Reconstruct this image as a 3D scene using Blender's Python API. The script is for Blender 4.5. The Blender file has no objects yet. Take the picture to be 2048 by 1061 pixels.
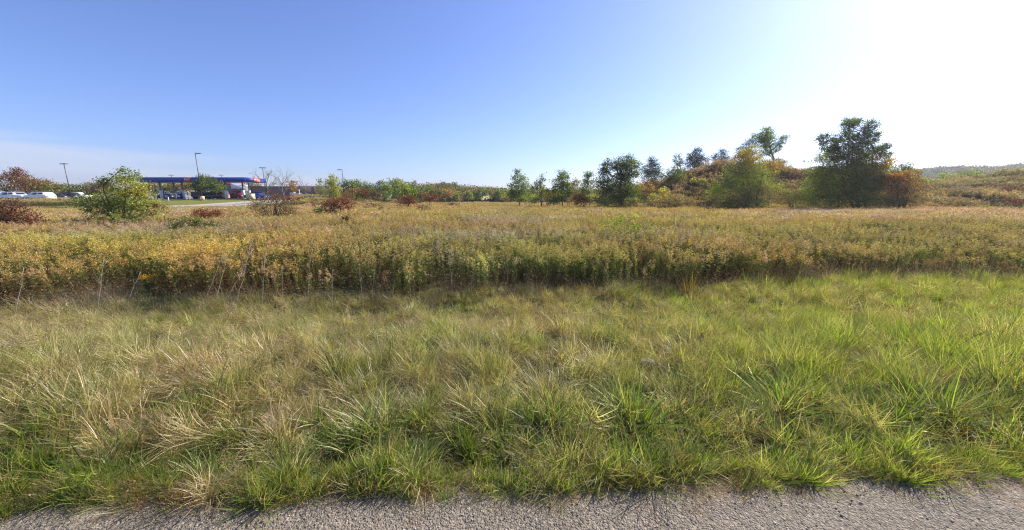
import bpy, math, random
import numpy as np
from mathutils import Vector, Matrix
R = math.radians
S = bpy.context.scene
rng = np.random.default_rng(7)
random.seed(7)

# ------------------------------------------------------------------ camera, sky, sun, exposure
FPX = 715.0                      # focal length in photo pixels (photo 2048 x 1061)
PITCH = R(10.7)
EYE = 2.5
cam_d = bpy.data.cameras.new("camera")
cam_d.sensor_width = 36.0
cam_d.lens = FPX / 2048 * 36.0
cam_d.clip_start = 0.05
cam_d.clip_end = 6000
cam = bpy.data.objects.new("camera", cam_d)
S.collection.objects.link(cam)
cam.location = (0, 0, EYE)
cam.rotation_euler = (R(90) - PITCH, 0, 0)
S.camera = cam

SUN_AZ, SUN_EL = R(54), R(36)    # azimuth from +Y towards +X
world = bpy.data.worlds.new("World")
S.world = world
world.use_nodes = True
wn, wl = world.node_tree.nodes, world.node_tree.links
wn.clear()
w_out = wn.new("ShaderNodeOutputWorld")
bg = wn.new("ShaderNodeBackground")
sky = wn.new("ShaderNodeTexSky")
sky.sky_type = 'NISHITA'
sky.sun_disc = False
sky.sun_elevation = SUN_EL
sky.sun_rotation = SUN_AZ
sky.altitude = 200
sky.air_density = 1.0
sky.dust_density = 0.9
sky.ozone_density = 5.0
bg.inputs["Strength"].default_value = 0.088
# thin stratus bank low in the sky, mapped by direction
tc = wn.new("ShaderNodeTexCoord")
sep = wn.new("ShaderNodeSeparateXYZ")
wl.new(tc.outputs["Generated"], sep.inputs[0])
def wmath(op, a, b=None, c=None, clamp=False):
    n = wn.new("ShaderNodeMath"); n.operation = op; n.use_clamp = clamp
    for i, v in enumerate((a, b, c)):
        if v is None: continue
        if isinstance(v, (int, float)): n.inputs[i].default_value = v
        else: wl.new(v, n.inputs[i])
    return n.outputs[0]
mp = wn.new("ShaderNodeMapping"); mp.inputs["Scale"].default_value = (1.6, 1.6, 34)
wl.new(tc.outputs["Generated"], mp.inputs["Vector"])
nz = wn.new("ShaderNodeTexNoise"); nz.inputs["Scale"].default_value = 1.7; nz.inputs["Detail"].default_value = 6; nz.inputs["Roughness"].default_value = 0.6
wl.new(mp.outputs[0], nz.inputs["Vector"])
# upper rim of the bank: z < rim(azimuth), higher towards the left
azx = wmath('DIVIDE', sep.outputs["X"], wmath('MAXIMUM', sep.outputs["Y"], 0.05))
rim = wmath('MULTIPLY_ADD', azx, -0.050, 0.006)
rim2 = wmath('MULTIPLY_ADD', nz.outputs["Fac"], 0.075, rim)
dlt = wmath('SUBTRACT', rim2, sep.outputs["Z"])
m1 = wmath('MULTIPLY', dlt, 26.0, clamp=True)
m2 = wmath('MULTIPLY_ADD', nz.outputs["Fac"], 2.4, -0.55, clamp=True)
m3 = wmath('MULTIPLY', wmath('MULTIPLY', m1, m2), 0.60)
behind = wmath('MULTIPLY_ADD', azx, -3.0, -0.35, clamp=True)
m4 = wmath('MULTIPLY', m3, behind, clamp=True)
mixc = wn.new("ShaderNodeMix"); mixc.data_type = 'RGBA'
wl.new(m4, mixc.inputs["Factor"])
tnt = wn.new("ShaderNodeMix"); tnt.data_type = 'RGBA'; tnt.blend_type = 'MULTIPLY'; tnt.inputs["Factor"].default_value = 1
wl.new(sky.outputs[0], tnt.inputs["A"]); tnt.inputs["B"].default_value = (1.0, 1.0, 1.30, 1)
wl.new(tnt.outputs["Result"], mixc.inputs["A"])
mixc.inputs["B"].default_value = (4.9, 5.2, 6.3, 1)
wl.new(mixc.outputs["Result"], bg.inputs["Color"])
wl.new(bg.outputs[0], w_out.inputs[0])

sun_d = bpy.data.lights.new("sun", 'SUN')
sun_d.energy = 5.0
sun_d.angle = R(0.5)
sun_d.color = (1.0, 0.93, 0.80)
sun = bpy.data.objects.new("sun", sun_d)
S.collection.objects.link(sun)
sdir = Vector((math.sin(SUN_AZ) * math.cos(SUN_EL), math.cos(SUN_AZ) * math.cos(SUN_EL), math.sin(SUN_EL)))
sun.rotation_euler = sdir.to_track_quat('Z', 'Y').to_euler()
S.view_settings.view_transform = 'Standard'
S.view_settings.look = 'None'
S.view_settings.gamma = 1
S.view_settings.exposure = 0.8
S.render.engine = 'CYCLES'
cy = S.cycles
cy.max_bounces = 6; cy.diffuse_bounces = 3; cy.glossy_bounces = 2; cy.transmission_bounces = 4; cy.transparent_max_bounces = 4
cy.caustics_reflective = False; cy.caustics_refractive = False
cy.use_denoising = True
cy.denoising_input_passes = 'RGB_ALBEDO_NORMAL'
cy.denoising_prefilter = 'NONE'
cy.filter_width = 1.15
cy.sample_clamp_indirect = 6

# ------------------------------------------------------------------ projection helpers
cp, sp = math.cos(PITCH), math.sin(PITCH)
def ray(px, py):
    u = (px - 1024) / FPX; v = (530.5 - py) / FPX
    return u, cp + v * sp, -sp + v * cp
def at(px, py, Y):
    x, y, z = ray(px, py); t = Y / y
    return Vector((x * t, Y, EYE + z * t))
def ground_pt(px, py, z0=0.0):
    x, y, z = ray(px, py); t = (z0 - EYE) / z
    return x * t, y * t

# ------------------------------------------------------------------ numpy noise
def _h(ix, iy, s):
    n = (ix.astype(np.int64) * 374761393 + iy.astype(np.int64) * 668265263 + s * 974711) & 0x7fffffff
    n = ((n ^ (n >> 13)) * 1274126177) & 0x7fffffff
    return ((n ^ (n >> 16)) & 0xffff) / 65535.0
def vnoise(x, y, s=0):
    x = np.asarray(x, float); y = np.asarray(y, float)
    ix = np.floor(x); iy = np.floor(y); fx = x - ix; fy = y - iy
    fx = fx * fx * (3 - 2 * fx); fy = fy * fy * (3 - 2 * fy)
    a = _h(ix, iy, s); b = _h(ix + 1, iy, s); c = _h(ix, iy + 1, s); d = _h(ix + 1, iy + 1, s)
    return (a * (1 - fx) + b * fx) * (1 - fy) + (c * (1 - fx) + d * fx) * fy
def fbm(x, y, s=0, o=4):
    t = 0; a = 0.5; n = 0
    for i in range(o):
        t = t + a * vnoise(np.asarray(x) * 2 ** i, np.asarray(y) * 2 ** i, s + i * 17); n += a; a *= 0.5
    return t / n
def sst(a, b, x):
    t = np.clip((np.asarray(x, float) - a) / (b - a), 0, 1)
    return t * t * (3 - 2 * t)

# ------------------------------------------------------------------ terrain
_e = [ground_pt(0, 1020), ground_pt(1024, 985), ground_pt(2048, 948)]
EX = [p[0] for p in _e]; EY = [p[1] for p in _e]
def road_edge(x):
    x = np.asarray(x, float)
    k = (EY[2] - EY[0]) / (EX[2] - EX[0])
    base = EY[0] + (x - EX[0]) * k - 0.10
    return base + 0.07 * (fbm(x * 1.5, x * 0 + 3.1, 5) - 0.5) + 0.06 * (vnoise(x * 14, x * 0, 19) - 0.5) + 0.10 * (vnoise(x * 5, x * 0, 9) - 0.5)
BQ, BY = [], []
for p in [(-10, 606), (400, 592), (1024, 582), (1400, 570), (1560, 560), (1700, 550), (2060, 556)]:
    gx, gy = ground_pt(*p, 0.18); BQ.append(gx / gy); BY.append(gy)
def field_edge(x, y):
    q = np.asarray(x) / np.maximum(np.asarray(y), 0.1)
    return np.interp(q, BQ, BY)
# crest of the mound: photo column -> photo row of the bare crest, at depth 66
MY = 66.0
_cr = [(1190, 403), (1230, 398), (1290, 378), (1350, 352), (1400, 337), (1450, 326), (1520, 330), (1600, 340), (1700, 350), (1780, 362), (1850, 369), (1930, 362), (2048, 348), (2300, 352), (2600, 360), (3000, 390)]
CQ, CZ = [], []
for px, py in _cr:
    v = at(px, py, MY); CQ.append(v.x / MY); CZ.append(max(v.z - 1.05, 0))
CQ.insert(0, CQ[0] - 0.05); CZ.insert(0, 0.0); CZ[1] = 0.0
def gz(x, y):
    x = np.asarray(x, float); y = np.asarray(y, float)
    ys = np.maximum(y, 1.0); q = x / ys
    z = 0.12 * (fbm(x * 0.35, y * 0.35, 2) - 0.5) * sst(3.0, 6.0, y) + 0.10 * (fbm(x * 1.7, y * 1.7, 4, 3) - 0.5) * sst(2.7, 3.6, y)
    z = z - 0.16 * np.exp(-((y - 7.4) / 1.3) ** 2)
    z = z + 0.25 * (fbm(x * 0.06, y * 0.06, 6) - 0.5) * sst(12, 30, y)
    far = 8.0 * sst(-0.95, -1.25, q)
    rise = sst(57 - far, 82 - far, y) * sst(-24, -46, x)
    z = z * (1 - 0.9 * rise) + (2.0 - 0.2 * sst(-0.95, -1.2, q)) * rise
    crest = np.interp(q, CQ, CZ)
    prof = sst(49, MY, y) * (1 - sst(92, 150, y))
    rough = 1 + 0.16 * (fbm(x * 0.12, y * 0.16, 11) - 0.5)
    z = z + crest * prof * rough
    return z

# ------------------------------------------------------------------ mesh buffer
class Buf:
    def __init__(s): s.V = []; s.Q = []; s.T = []; s.C = []; s.n = 0
    def add(s, v, q=None, t=None, c=(1, 1, 1)):
        v = np.asarray(v, float).reshape(-1, 3)
        c = np.asarray(c, float)
        if c.ndim == 1: c = np.tile(c, (len(v), 1))
        if q is not None: s.Q.append(np.asarray(q, int).reshape(-1, 4) + s.n)
        if t is not None: s.T.append(np.asarray(t, int).reshape(-1, 3) + s.n)
        s.V.append(v); s.C.append(c); s.n += len(v)
    def mesh(s, name, origin=(0, 0, 0), smooth=False):
        V = np.concatenate(s.V) - np.asarray(origin, float); C = np.concatenate(s.C)
        Q = np.concatenate(s.Q) if s.Q else np.zeros((0, 4), int)
        T = np.concatenate(s.T) if s.T else np.zeros((0, 3), int)
        me = bpy.data.meshes.new(name)
        me.vertices.add(len(V)); me.vertices.foreach_set("co", V.astype(np.float32).ravel())
        loops = np.concatenate([Q.ravel(), T.ravel()]).astype(np.int32)
        me.loops.add(len(loops)); me.loops.foreach_set("vertex_index", loops)
        st = np.concatenate([np.arange(len(Q)) * 4, len(Q) * 4 + np.arange(len(T)) * 3]).astype(np.int32)
        me.polygons.add(len(st)); me.polygons.foreach_set("loop_start", st)
        if smooth: me.polygons.foreach_set("use_smooth", np.ones(len(st), bool))
        me.update(calc_edges=True)
        a = me.color_attributes.new("col", 'FLOAT_COLOR', 'POINT')
        a.data.foreach_set("color", np.concatenate([C, np.ones((len(C), 1))], 1).astype(np.float32).ravel())
        return me
    def box(s, x0, x1, y0, y1, z0, z1, c=(1, 1, 1)):
        v = [(x, y, z) for z in (z0, z1) for y in (y0, y1) for x in (x0, x1)]
        s.add(v, q=[(0, 2, 3, 1), (4, 5, 7, 6), (0, 1, 5, 4), (2, 6, 7, 3), (0, 4, 6, 2), (1, 3, 7, 5)], c=c)
        return s
    def tube(s, pts, rad, n=6, c=(1, 1, 1), cap=True):
        P = np.asarray(pts, float); m = len(P); rad = np.broadcast_to(np.asarray(rad, float), (m,))
        d = np.gradient(P, axis=0); d /= np.linalg.norm(d, axis=1)[:, None] + 1e-9
        ref = np.array([0.0, 0, 1]) if abs(d[:, 2]).mean() < 0.8 else np.array([1.0, 0, 0])
        a = np.cross(d, ref); a /= np.linalg.norm(a, axis=1)[:, None] + 1e-9
        b = np.cross(d, a)
        th = np.arange(n) * 2 * math.pi / n
        V = P[:, None] + rad[:, None, None] * (np.cos(th)[None, :, None] * a[:, None] + np.sin(th)[None, :, None] * b[:, None])
        i = np.arange(m - 1)[:, None] * n; j = np.arange(n)[None]; k = (j + 1) % n
        q = np.stack([i + j, i + k, i + n + k, i + n + j], -1).reshape(-1, 4)
        t = None
        V = V.reshape(-1, 3)
        if cap:
            V = np.concatenate([V, P[:1], P[-1:]])
            jj = np.arange(n); kk = (jj + 1) % n
            t = np.concatenate([np.stack([kk, jj, jj * 0 + m * n], 1), np.stack([jj + (m - 1) * n, kk + (m - 1) * n, jj * 0 + m * n + 1], 1)])
        s.add(V, q=q, t=t, c=c)
        return s
    def prism(s, prof, y0, y1, c=(1, 1, 1), inset=0.0):
        """profile of (x, z) points, convex-ish, extruded along y, with an optional rounding inset at both ends"""
        P = np.asarray(prof, float); n = len(P); cen = P.mean(0)
        def ring(y, k): return [(cen[0] + (p[0] - cen[0]) * k, y, cen[1] + (p[1] - cen[1]) * k) for p in P]
        if inset > 0: rings = [ring(y0, 1 - inset), ring(y0 + inset * 0.8, 1), ring(y1 - inset * 0.8, 1), ring(y1, 1 - inset)]
        else: rings = [ring(y0, 1), ring(y1, 1)]
        V = np.array(rings).reshape(-1, 3); m = len(rings)
        q = [(i * n + j, (i + 1) * n + j, (i + 1) * n + (j + 1) % n, i * n + (j + 1) % n) for i in range(m - 1) for j in range(n)]
        V = np.concatenate([V, [(cen[0], y0, cen[1]), (cen[0], y1, cen[1])]])
        t = [(j, (j + 1) % n, m * n) for j in range(n)] + [((m - 1) * n + (j + 1) % n, (m - 1) * n + j, m * n + 1) for j in range(n)]
        s.add(V, q=q, t=t, c=c)
        return s
    def leaves(s, P, size, D, c, aspect=0.5, fold=0.0, rg=rng):
        """rhombus leaves at P pointing along D"""
        n = len(P); D = D / (np.linalg.norm(D, axis=1)[:, None] + 1e-9)
        r = rg.normal(size=(n, 3)); W = np.cross(D, r); W /= np.linalg.norm(W, axis=1)[:, None] + 1e-9
        size = np.broadcast_to(size, (n,))[:, None]
        w = size * aspect * 0.5
        mid = P + D * size * 0.45
        V = np.stack([P, mid + W * w, P + D * size, mid - W * w], 1).reshape(-1, 3)
        s.add(V, q=np.arange(4 * n).reshape(-1, 4), c=np.repeat(c, 4, 0))
        return s

def sph(n, rg=rng):
    d = rg.normal(size=(n, 3)); return d / np.linalg.norm(d, axis=1)[:, None]

# ------------------------------------------------------------------ objects
def link(o, parent=None):
    S.collection.objects.link(o)
    if parent is not None: o.parent = parent
    return o
def tag(o, label=None, cat=None, group=None, kind=None):
    if label: o["label"] = label
    if cat: o["category"] = cat
    if group: o["group"] = group
    if kind: o["kind"] = kind
    return o
def mk(name, buf, mat, parent=None, smooth=False, origin=(0, 0, 0), loc=None):
    me = buf if isinstance(buf, bpy.types.Mesh) else buf.mesh(name, origin, smooth)
    if mat is not None: me.materials.append(mat)
    o = bpy.data.objects.new(name, me)
    if loc is not None: o.location = loc
    return link(o, parent)
def root(name, loc, rz=0.0):
    o = bpy.data.objects.new(name, None); o.location = loc; o.rotation_euler = (0, 0, rz)
    o.empty_display_size = 0.2
    return link(o)
def copy_tree(o, parent=None):
    c = o.copy(); link(c, parent)
    for ch in list(o.children): copy_tree(ch, c)
    return c

# ------------------------------------------------------------------ materials
def new_mat(name):
    m = bpy.data.materials.new(name); m.use_nodes = True; m.node_tree.nodes.clear()
    return m, m.node_tree.nodes, m.node_tree.links
def leaf_mat(name, transl=0.35, gloss=0.06, rough=0.45, instanced=False, hue=0.03, satv=0.25, tr_boost=(1.25, 1.35, 0.7)):
    m, n, l = new_mat(name)
    out = n.new("ShaderNodeOutputMaterial")
    a = n.new("ShaderNodeAttribute"); a.attribute_name = "col"
    col = a.outputs["Color"]
    oi = n.new("ShaderNodeObjectInfo")
    hsv = n.new("ShaderNodeHueSaturation")
    mr = n.new("ShaderNodeMapRange"); mr.inputs["To Min"].default_value = 0.5 - hue / 2; mr.inputs["To Max"].default_value = 0.5 + hue / 2
    mv = n.new("ShaderNodeMapRange"); mv.inputs["To Min"].default_value = 1 - satv; mv.inputs["To Max"].default_value = 1 + satv
    l.new(oi.outputs["Random"], mr.inputs["Value"]); l.new(oi.outputs["Random"], mv.inputs["Value"])
    if instanced:
        b = n.new("ShaderNodeAttribute"); b.attribute_name = "tint"; b.attribute_type = 'INSTANCER'
        mx = n.new("ShaderNodeMix"); mx.data_type = 'RGBA'; mx.blend_type = 'MULTIPLY'; mx.inputs["Factor"].default_value = 1
        l.new(col, mx.inputs["A"]); l.new(b.outputs["Color"], mx.inputs["B"]); col = mx.outputs["Result"]
        l.new(mr.outputs[0], hsv.inputs["Hue"]); l.new(mv.outputs[0], hsv.inputs["Value"])
    l.new(col, hsv.inputs["Color"]); col = hsv.outputs[0]
    d = n.new("ShaderNodeBsdfDiffuse"); l.new(col, d.inputs["Color"])
    t = n.new("ShaderNodeBsdfTranslucent")
    tm = n.new("ShaderNodeMix"); tm.data_type = 'RGBA'; tm.blend_type = 'MULTIPLY'; tm.inputs["Factor"].default_value = 1
    l.new(col, tm.inputs["A"]); tm.inputs["B"].default_value = (*tr_boost, 1); l.new(tm.outputs["Result"], t.inputs["Color"])
    g = n.new("ShaderNodeBsdfGlossy"); g.inputs["Roughness"].default_value = rough; g.inputs["Color"].default_value = (1, 1, 1, 1)
    x1 = n.new("ShaderNodeMixShader"); x1.inputs[0].default_value = transl
    l.new(d.outputs[0], x1.inputs[1]); l.new(t.outputs[0], x1.inputs[2])
    x2 = n.new("ShaderNodeMixShader"); x2.inputs[0].default_value = gloss
    l.new(x1.outputs[0], x2.inputs[1]); l.new(g.outputs[0], x2.inputs[2])
    l.new(x2.outputs[0], out.inputs[0])
    return m
def solid(name, col, rough=0.6, metal=0.0, noise=0.15, scale=3.0, spec=0.4):
    m, n, l = new_mat(name)
    out = n.new("ShaderNodeOutputMaterial"); p = n.new("ShaderNodeBsdfPrincipled")
    p.inputs["Roughness"].default_value = rough; p.inputs["Metallic"].default_value = metal
    p.inputs["Specular IOR Level"].default_value = spec
    tc = n.new("ShaderNodeTexCoord")
    nz = n.new("ShaderNodeTexNoise"); nz.inputs["Scale"].default_value = scale; nz.inputs["Detail"].default_value = 5
    l.new(tc.outputs["Object"], nz.inputs["Vector"])
    r = n.new("ShaderNodeMapRange"); r.inputs["To Min"].default_value = 1 - noise; r.inputs["To Max"].default_value = 1 + noise
    l.new(nz.outputs["Fac"], r.inputs["Value"])
    mx = n.new("ShaderNodeVectorMath"); mx.operation = 'SCALE'; mx.inputs[0].default_value = col
    l.new(r.outputs[0], mx.inputs["Scale"]); l.new(mx.outputs[0], p.inputs["Base Color"])
    l.new(p.outputs[0], out.inputs[0])
    return m
def bark_mat(name, col):
    m = solid(name, col, 0.9, 0, 0.45, 6.0, 0.1); return m

M_GRASS = leaf_mat("grass_blades", 0.43, 0.028, 0.42, True, 0.03, 0.22, (1.25, 1.4, 0.55))
M_WEED = leaf_mat("weed_leaves", 0.32, 0.03, 0.5, True, 0.03, 0.25, (1.25, 1.3, 0.7))
M_LEAF = leaf_mat("tree_leaves", 0.40, 0.025, 0.45, False, 0.0, 0.0, (1.3, 1.4, 0.6))
M_NEEDLE = leaf_mat("pine_needles", 0.12, 0.03, 0.5, False, 0.0, 0.0, (1, 1, 1))
M_STALK = leaf_mat("dry_stalks", 0.10, 0.03, 0.6, False, 0.0, 0.0, (1, 1, 1))
M_BARK = bark_mat("bark_grey_brown", (0.13, 0.10, 0.075))
M_BARKG = bark_mat("bark_grey", (0.23, 0.20, 0.175))

def ground_mat():
    m, n, l = new_mat("soil_and_litter")
    out = n.new("ShaderNodeOutputMaterial"); p = n.new("ShaderNodeBsdfPrincipled"); p.inputs["Roughness"].default_value = 1; p.inputs["Specular IOR Level"].default_value = 0.05
    g = n.new("ShaderNodeNewGeometry")
    nz = n.new("ShaderNodeTexNoise"); nz.inputs["Scale"].default_value = 6; nz.inputs["Detail"].default_value = 8
    l.new(g.outputs["Position"], nz.inputs["Vector"])
    cr = n.new("ShaderNodeValToRGB")
    cr.color_ramp.elements[0].position = 0.3; cr.color_ramp.elements[0].color = (0.035, 0.028, 0.015, 1)
    cr.color_ramp.elements[1].position = 0.75; cr.color_ramp.elements[1].color = (0.14, 0.11, 0.05, 1)
    l.new(nz.outputs["Fac"], cr.inputs[0])
    n2 = n.new("ShaderNodeTexNoise"); n2.inputs["Scale"].default_value = 0.08; n2.inputs["Detail"].default_value = 4
    l.new(g.outputs["Position"], n2.inputs["Vector"])
    mx = n.new("ShaderNodeMix"); mx.data_type = 'RGBA'; l.new(n2.outputs["Fac"], mx.inputs["Factor"])
    l.new(cr.outputs[0], mx.inputs["A"]); mx.inputs["B"].default_value = (0.09, 0.10, 0.035, 1)
    l.new(mx.outputs["Result"], p.inputs["Base Color"])
    b = n.new("ShaderNodeBump"); b.inputs["Strength"].default_value = 0.6; b.inputs["Distance"].default_value = 0.03
    l.new(nz.outputs["Fac"], b.inputs["Height"]); l.new(b.outputs[0], p.inputs["Normal"])
    l.new(p.outputs[0], out.inputs[0]); return m
def asphalt_mat(name, dark, light, speck=True):
    m, n, l = new_mat(name)
    out = n.new("ShaderNodeOutputMaterial"); p = n.new("ShaderNodeBsdfPrincipled"); p.inputs["Roughness"].default_value = 0.85; p.inputs["Specular IOR Level"].default_value = 0.25
    g = n.new("ShaderNodeNewGeometry")
    v = n.new("ShaderNodeTexVoronoi"); v.inputs["Scale"].default_value = 70; l.new(g.outputs["Position"], v.inputs["Vector"])
    v2 = n.new("ShaderNodeTexVoronoi"); v2.inputs["Scale"].default_value = 38; l.new(g.outputs["Position"], v2.inputs["Vector"])
    nz = n.new("ShaderNodeTexNoise"); nz.inputs["Scale"].default_value = 3.5; nz.inputs["Detail"].default_value = 9; nz.inputs["Roughness"].default_value = 0.7
    l.new(g.outputs["Position"], nz.inputs["Vector"])
    mx = n.new("ShaderNodeMix"); mx.data_type = 'RGBA'
    l.new(nz.outputs["Fac"], mx.inputs["Factor"]); mx.inputs["A"].default_value = (*dark, 1); mx.inputs["B"].default_value = (*light, 1)
    m2 = n.new("ShaderNodeMix"); m2.data_type = 'RGBA'; m2.blend_type = 'MULTIPLY'; m2.inputs["Factor"].default_value = 0.85 if speck else 0.2
    sp_ = n.new("ShaderNodeSeparateColor"); l.new(v.outputs["Color"], sp_.inputs[0])
    cr = n.new("ShaderNodeValToRGB"); e = cr.color_ramp.elements
    e[0].position = 0.0; e[0].color = (0.35, 0.34, 0.33, 1); e[1].position = 1.0; e[1].color = (1.75, 1.72, 1.65, 1)
    e2 = e.new(0.25); e2.color = (0.85, 0.85, 0.85, 1); e3 = e.new(0.8); e3.color = (1.1, 1.08, 1.05, 1)
    l.new(sp_.outputs[0], cr.inputs[0])
    l.new(mx.outputs["Result"], m2.inputs["A"]); l.new(cr.outputs[0], m2.inputs["B"])
    l.new(m2.outputs["Result"], p.inputs["Base Color"])
    ad = n.new("ShaderNodeMath"); ad.operation = 'ADD'; l.new(v.outputs["Distance"], ad.inputs[0]); l.new(v2.outputs["Distance"], ad.inputs[1])
    b = n.new("ShaderNodeBump"); b.inputs["Strength"].default_value = 0.9; b.inputs["Distance"].default_value = 0.012; b.invert = True
    l.new(ad.outputs[0], b.inputs["Height"]); l.new(b.outputs[0], p.inputs["Normal"])
    l.new(p.outputs[0], out.inputs[0]); return m
def brick_mat(name, c1, c2):
    m, n, l = new_mat(name)
    out = n.new("ShaderNodeOutputMaterial"); p = n.new("ShaderNodeBsdfPrincipled"); p.inputs["Roughness"].default_value = 0.9
    tc = n.new("ShaderNodeTexCoord"); mp = n.new("ShaderNodeMapping"); mp.inputs["Rotation"].default_value = (R(90), 0, 0)
    l.new(tc.outputs["Object"], mp.inputs[0])
    b = n.new("ShaderNodeTexBrick"); b.inputs["Scale"].default_value = 1.6; b.inputs["Color1"].default_value = (*c1, 1); b.inputs["Color2"].default_value = (*c2, 1); b.inputs["Mortar"].default_value = (0.2, 0.17, 0.15, 1)
    l.new(mp.outputs[0], b.inputs["Vector"]); l.new(b.outputs["Color"], p.inputs["Base Color"]); l.new(p.outputs[0], out.inputs[0]); return m

# ------------------------------------------------------------------ ground, road
def axis(pts):
    out = []
    for a, b, st in pts: out += list(np.arange(a, b, st))
    return np.array(out + [pts[-1][1]])
gxs = axis([(-1500, -200, 100), (-200, -20, 3), (-20, 20, 0.35), (20, 200, 3), (200, 1500, 100)])
gys = axis([(-60, 0, 6), (0, 13, 0.3), (13, 50, 1.2), (50, 100, 2), (100, 200, 8), (200, 2500, 115)])
GX, GY = np.meshgrid(gxs, gys)
GZ = gz(GX, GY)
nx, ny = len(gxs), len(gys)
gi = (np.arange(ny - 1)[:, None] * nx + np.arange(nx - 1)[None]).ravel()
b = Buf(); b.add(np.stack([GX, GY, GZ], -1).reshape(-1, 3), q=np.stack([gi, gi + 1, gi + nx + 1, gi + nx], 1))
tag(mk("ground", b, ground_mat(), smooth=True), "brown soil and litter under the field and the weedy mound", kind="structure")

rx = np.arange(-60, 60.01, 0.12); re_ = road_edge(rx)
b = Buf(); rows = [np.full_like(rx, -8.0), np.full_like(rx, -2.0), np.full_like(rx, 1.2), re_ - 0.25, re_ + 0.30, re_ + 0.42]
zz = [0.06, 0.06, 0.06, 0.055, 0.045, -0.08]
V = np.stack([np.stack([rx, r_, np.full_like(rx, z_)], -1) for r_, z_ in zip(rows, zz)]).reshape(-1, 3)
n_ = len(rx); gi = (np.arange(5)[:, None] * n_ + np.arange(n_ - 1)[None]).ravel()
b.add(V, q=np.stack([gi, gi + 1, gi + n_ + 1, gi + n_], 1))
tag(mk("road", b, asphalt_mat("worn_asphalt", (0.12, 0.103, 0.082), (0.31, 0.262, 0.205)), smooth=True), "grey gravelly asphalt shoulder of the road", kind="structure")

def drape(name, poly_rows, mat, off, label, nsub=24, rows=8):
    """sheet between two polylines (near, far) draped on the terrain"""
    A = np.array(poly_rows[0], float); B_ = np.array(poly_rows[1], float)
    def res(P):
        d = np.r_[0, np.cumsum(np.linalg.norm(np.diff(P, axis=0), axis=1))]; t = np.linspace(0, d[-1], nsub)
        return np.stack([np.interp(t, d, P[:, 0]), np.interp(t, d, P[:, 1])], 1)
    A, B_ = res(A), res(B_)
    k = np.linspace(0, 1, rows)[:, None, None]
    P = A[None] * (1 - k) + B_[None] * k
    Z = gz(P[..., 0], P[..., 1]) + off
    V = np.concatenate([P, Z[..., None]], -1).reshape(-1, 3)
    gi = (np.arange(rows - 1)[:, None] * nsub + np.arange(nsub - 1)[None]).ravel()
    bb = Buf(); bb.add(V, q=np.stack([gi, gi + 1, gi + nsub + 1, gi + nsub], 1))
    return tag(mk(name, bb, mat, smooth=True), label, kind="structure")

# ------------------------------------------------------------------ scatter by geometry nodes (uncountable ground cover only)
SRC = {}
def source(name, buf, mat, smooth=False):
    me = buf.mesh(name, smooth=smooth); me.materials.append(mat)
    o = bpy.data.objects.new(name, me)
    return o
def euler_of(spin, tx, ty):
    """euler XYZ of Tilt(tx,ty) * Spin(z)"""
    cs, sn = np.cos(spin), np.sin(spin)
    Rz = np.zeros((len(spin), 3, 3)); Rz[:, 0, 0] = cs; Rz[:, 0, 1] = -sn; Rz[:, 1, 0] = sn; Rz[:, 1, 1] = cs; Rz[:, 2, 2] = 1
    a = np.sqrt(tx * tx + ty * ty) + 1e-9; kx, ky = -ty / a, tx / a      # axis = z x dir
    c, s_ = np.cos(a), np.sin(a)
    T = np.zeros((len(spin), 3, 3))
    T[:, 0, 0] = c + kx * kx * (1 - c); T[:, 0, 1] = kx * ky * (1 - c); T[:, 0, 2] = ky * s_
    T[:, 1, 0] = kx * ky * (1 - c); T[:, 1, 1] = c + ky * ky * (1 - c); T[:, 1, 2] = -kx * s_
    T[:, 2, 0] = -ky * s_; T[:, 2, 1] = kx * s_; T[:, 2, 2] = c
    M = T @ Rz
    return np.stack([np.arctan2(M[:, 2, 1], M[:, 2, 2]), -np.arcsin(np.clip(M[:, 2, 0], -1, 1)), np.arctan2(M[:, 1, 0], M[:, 0, 0])], 1)
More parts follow.
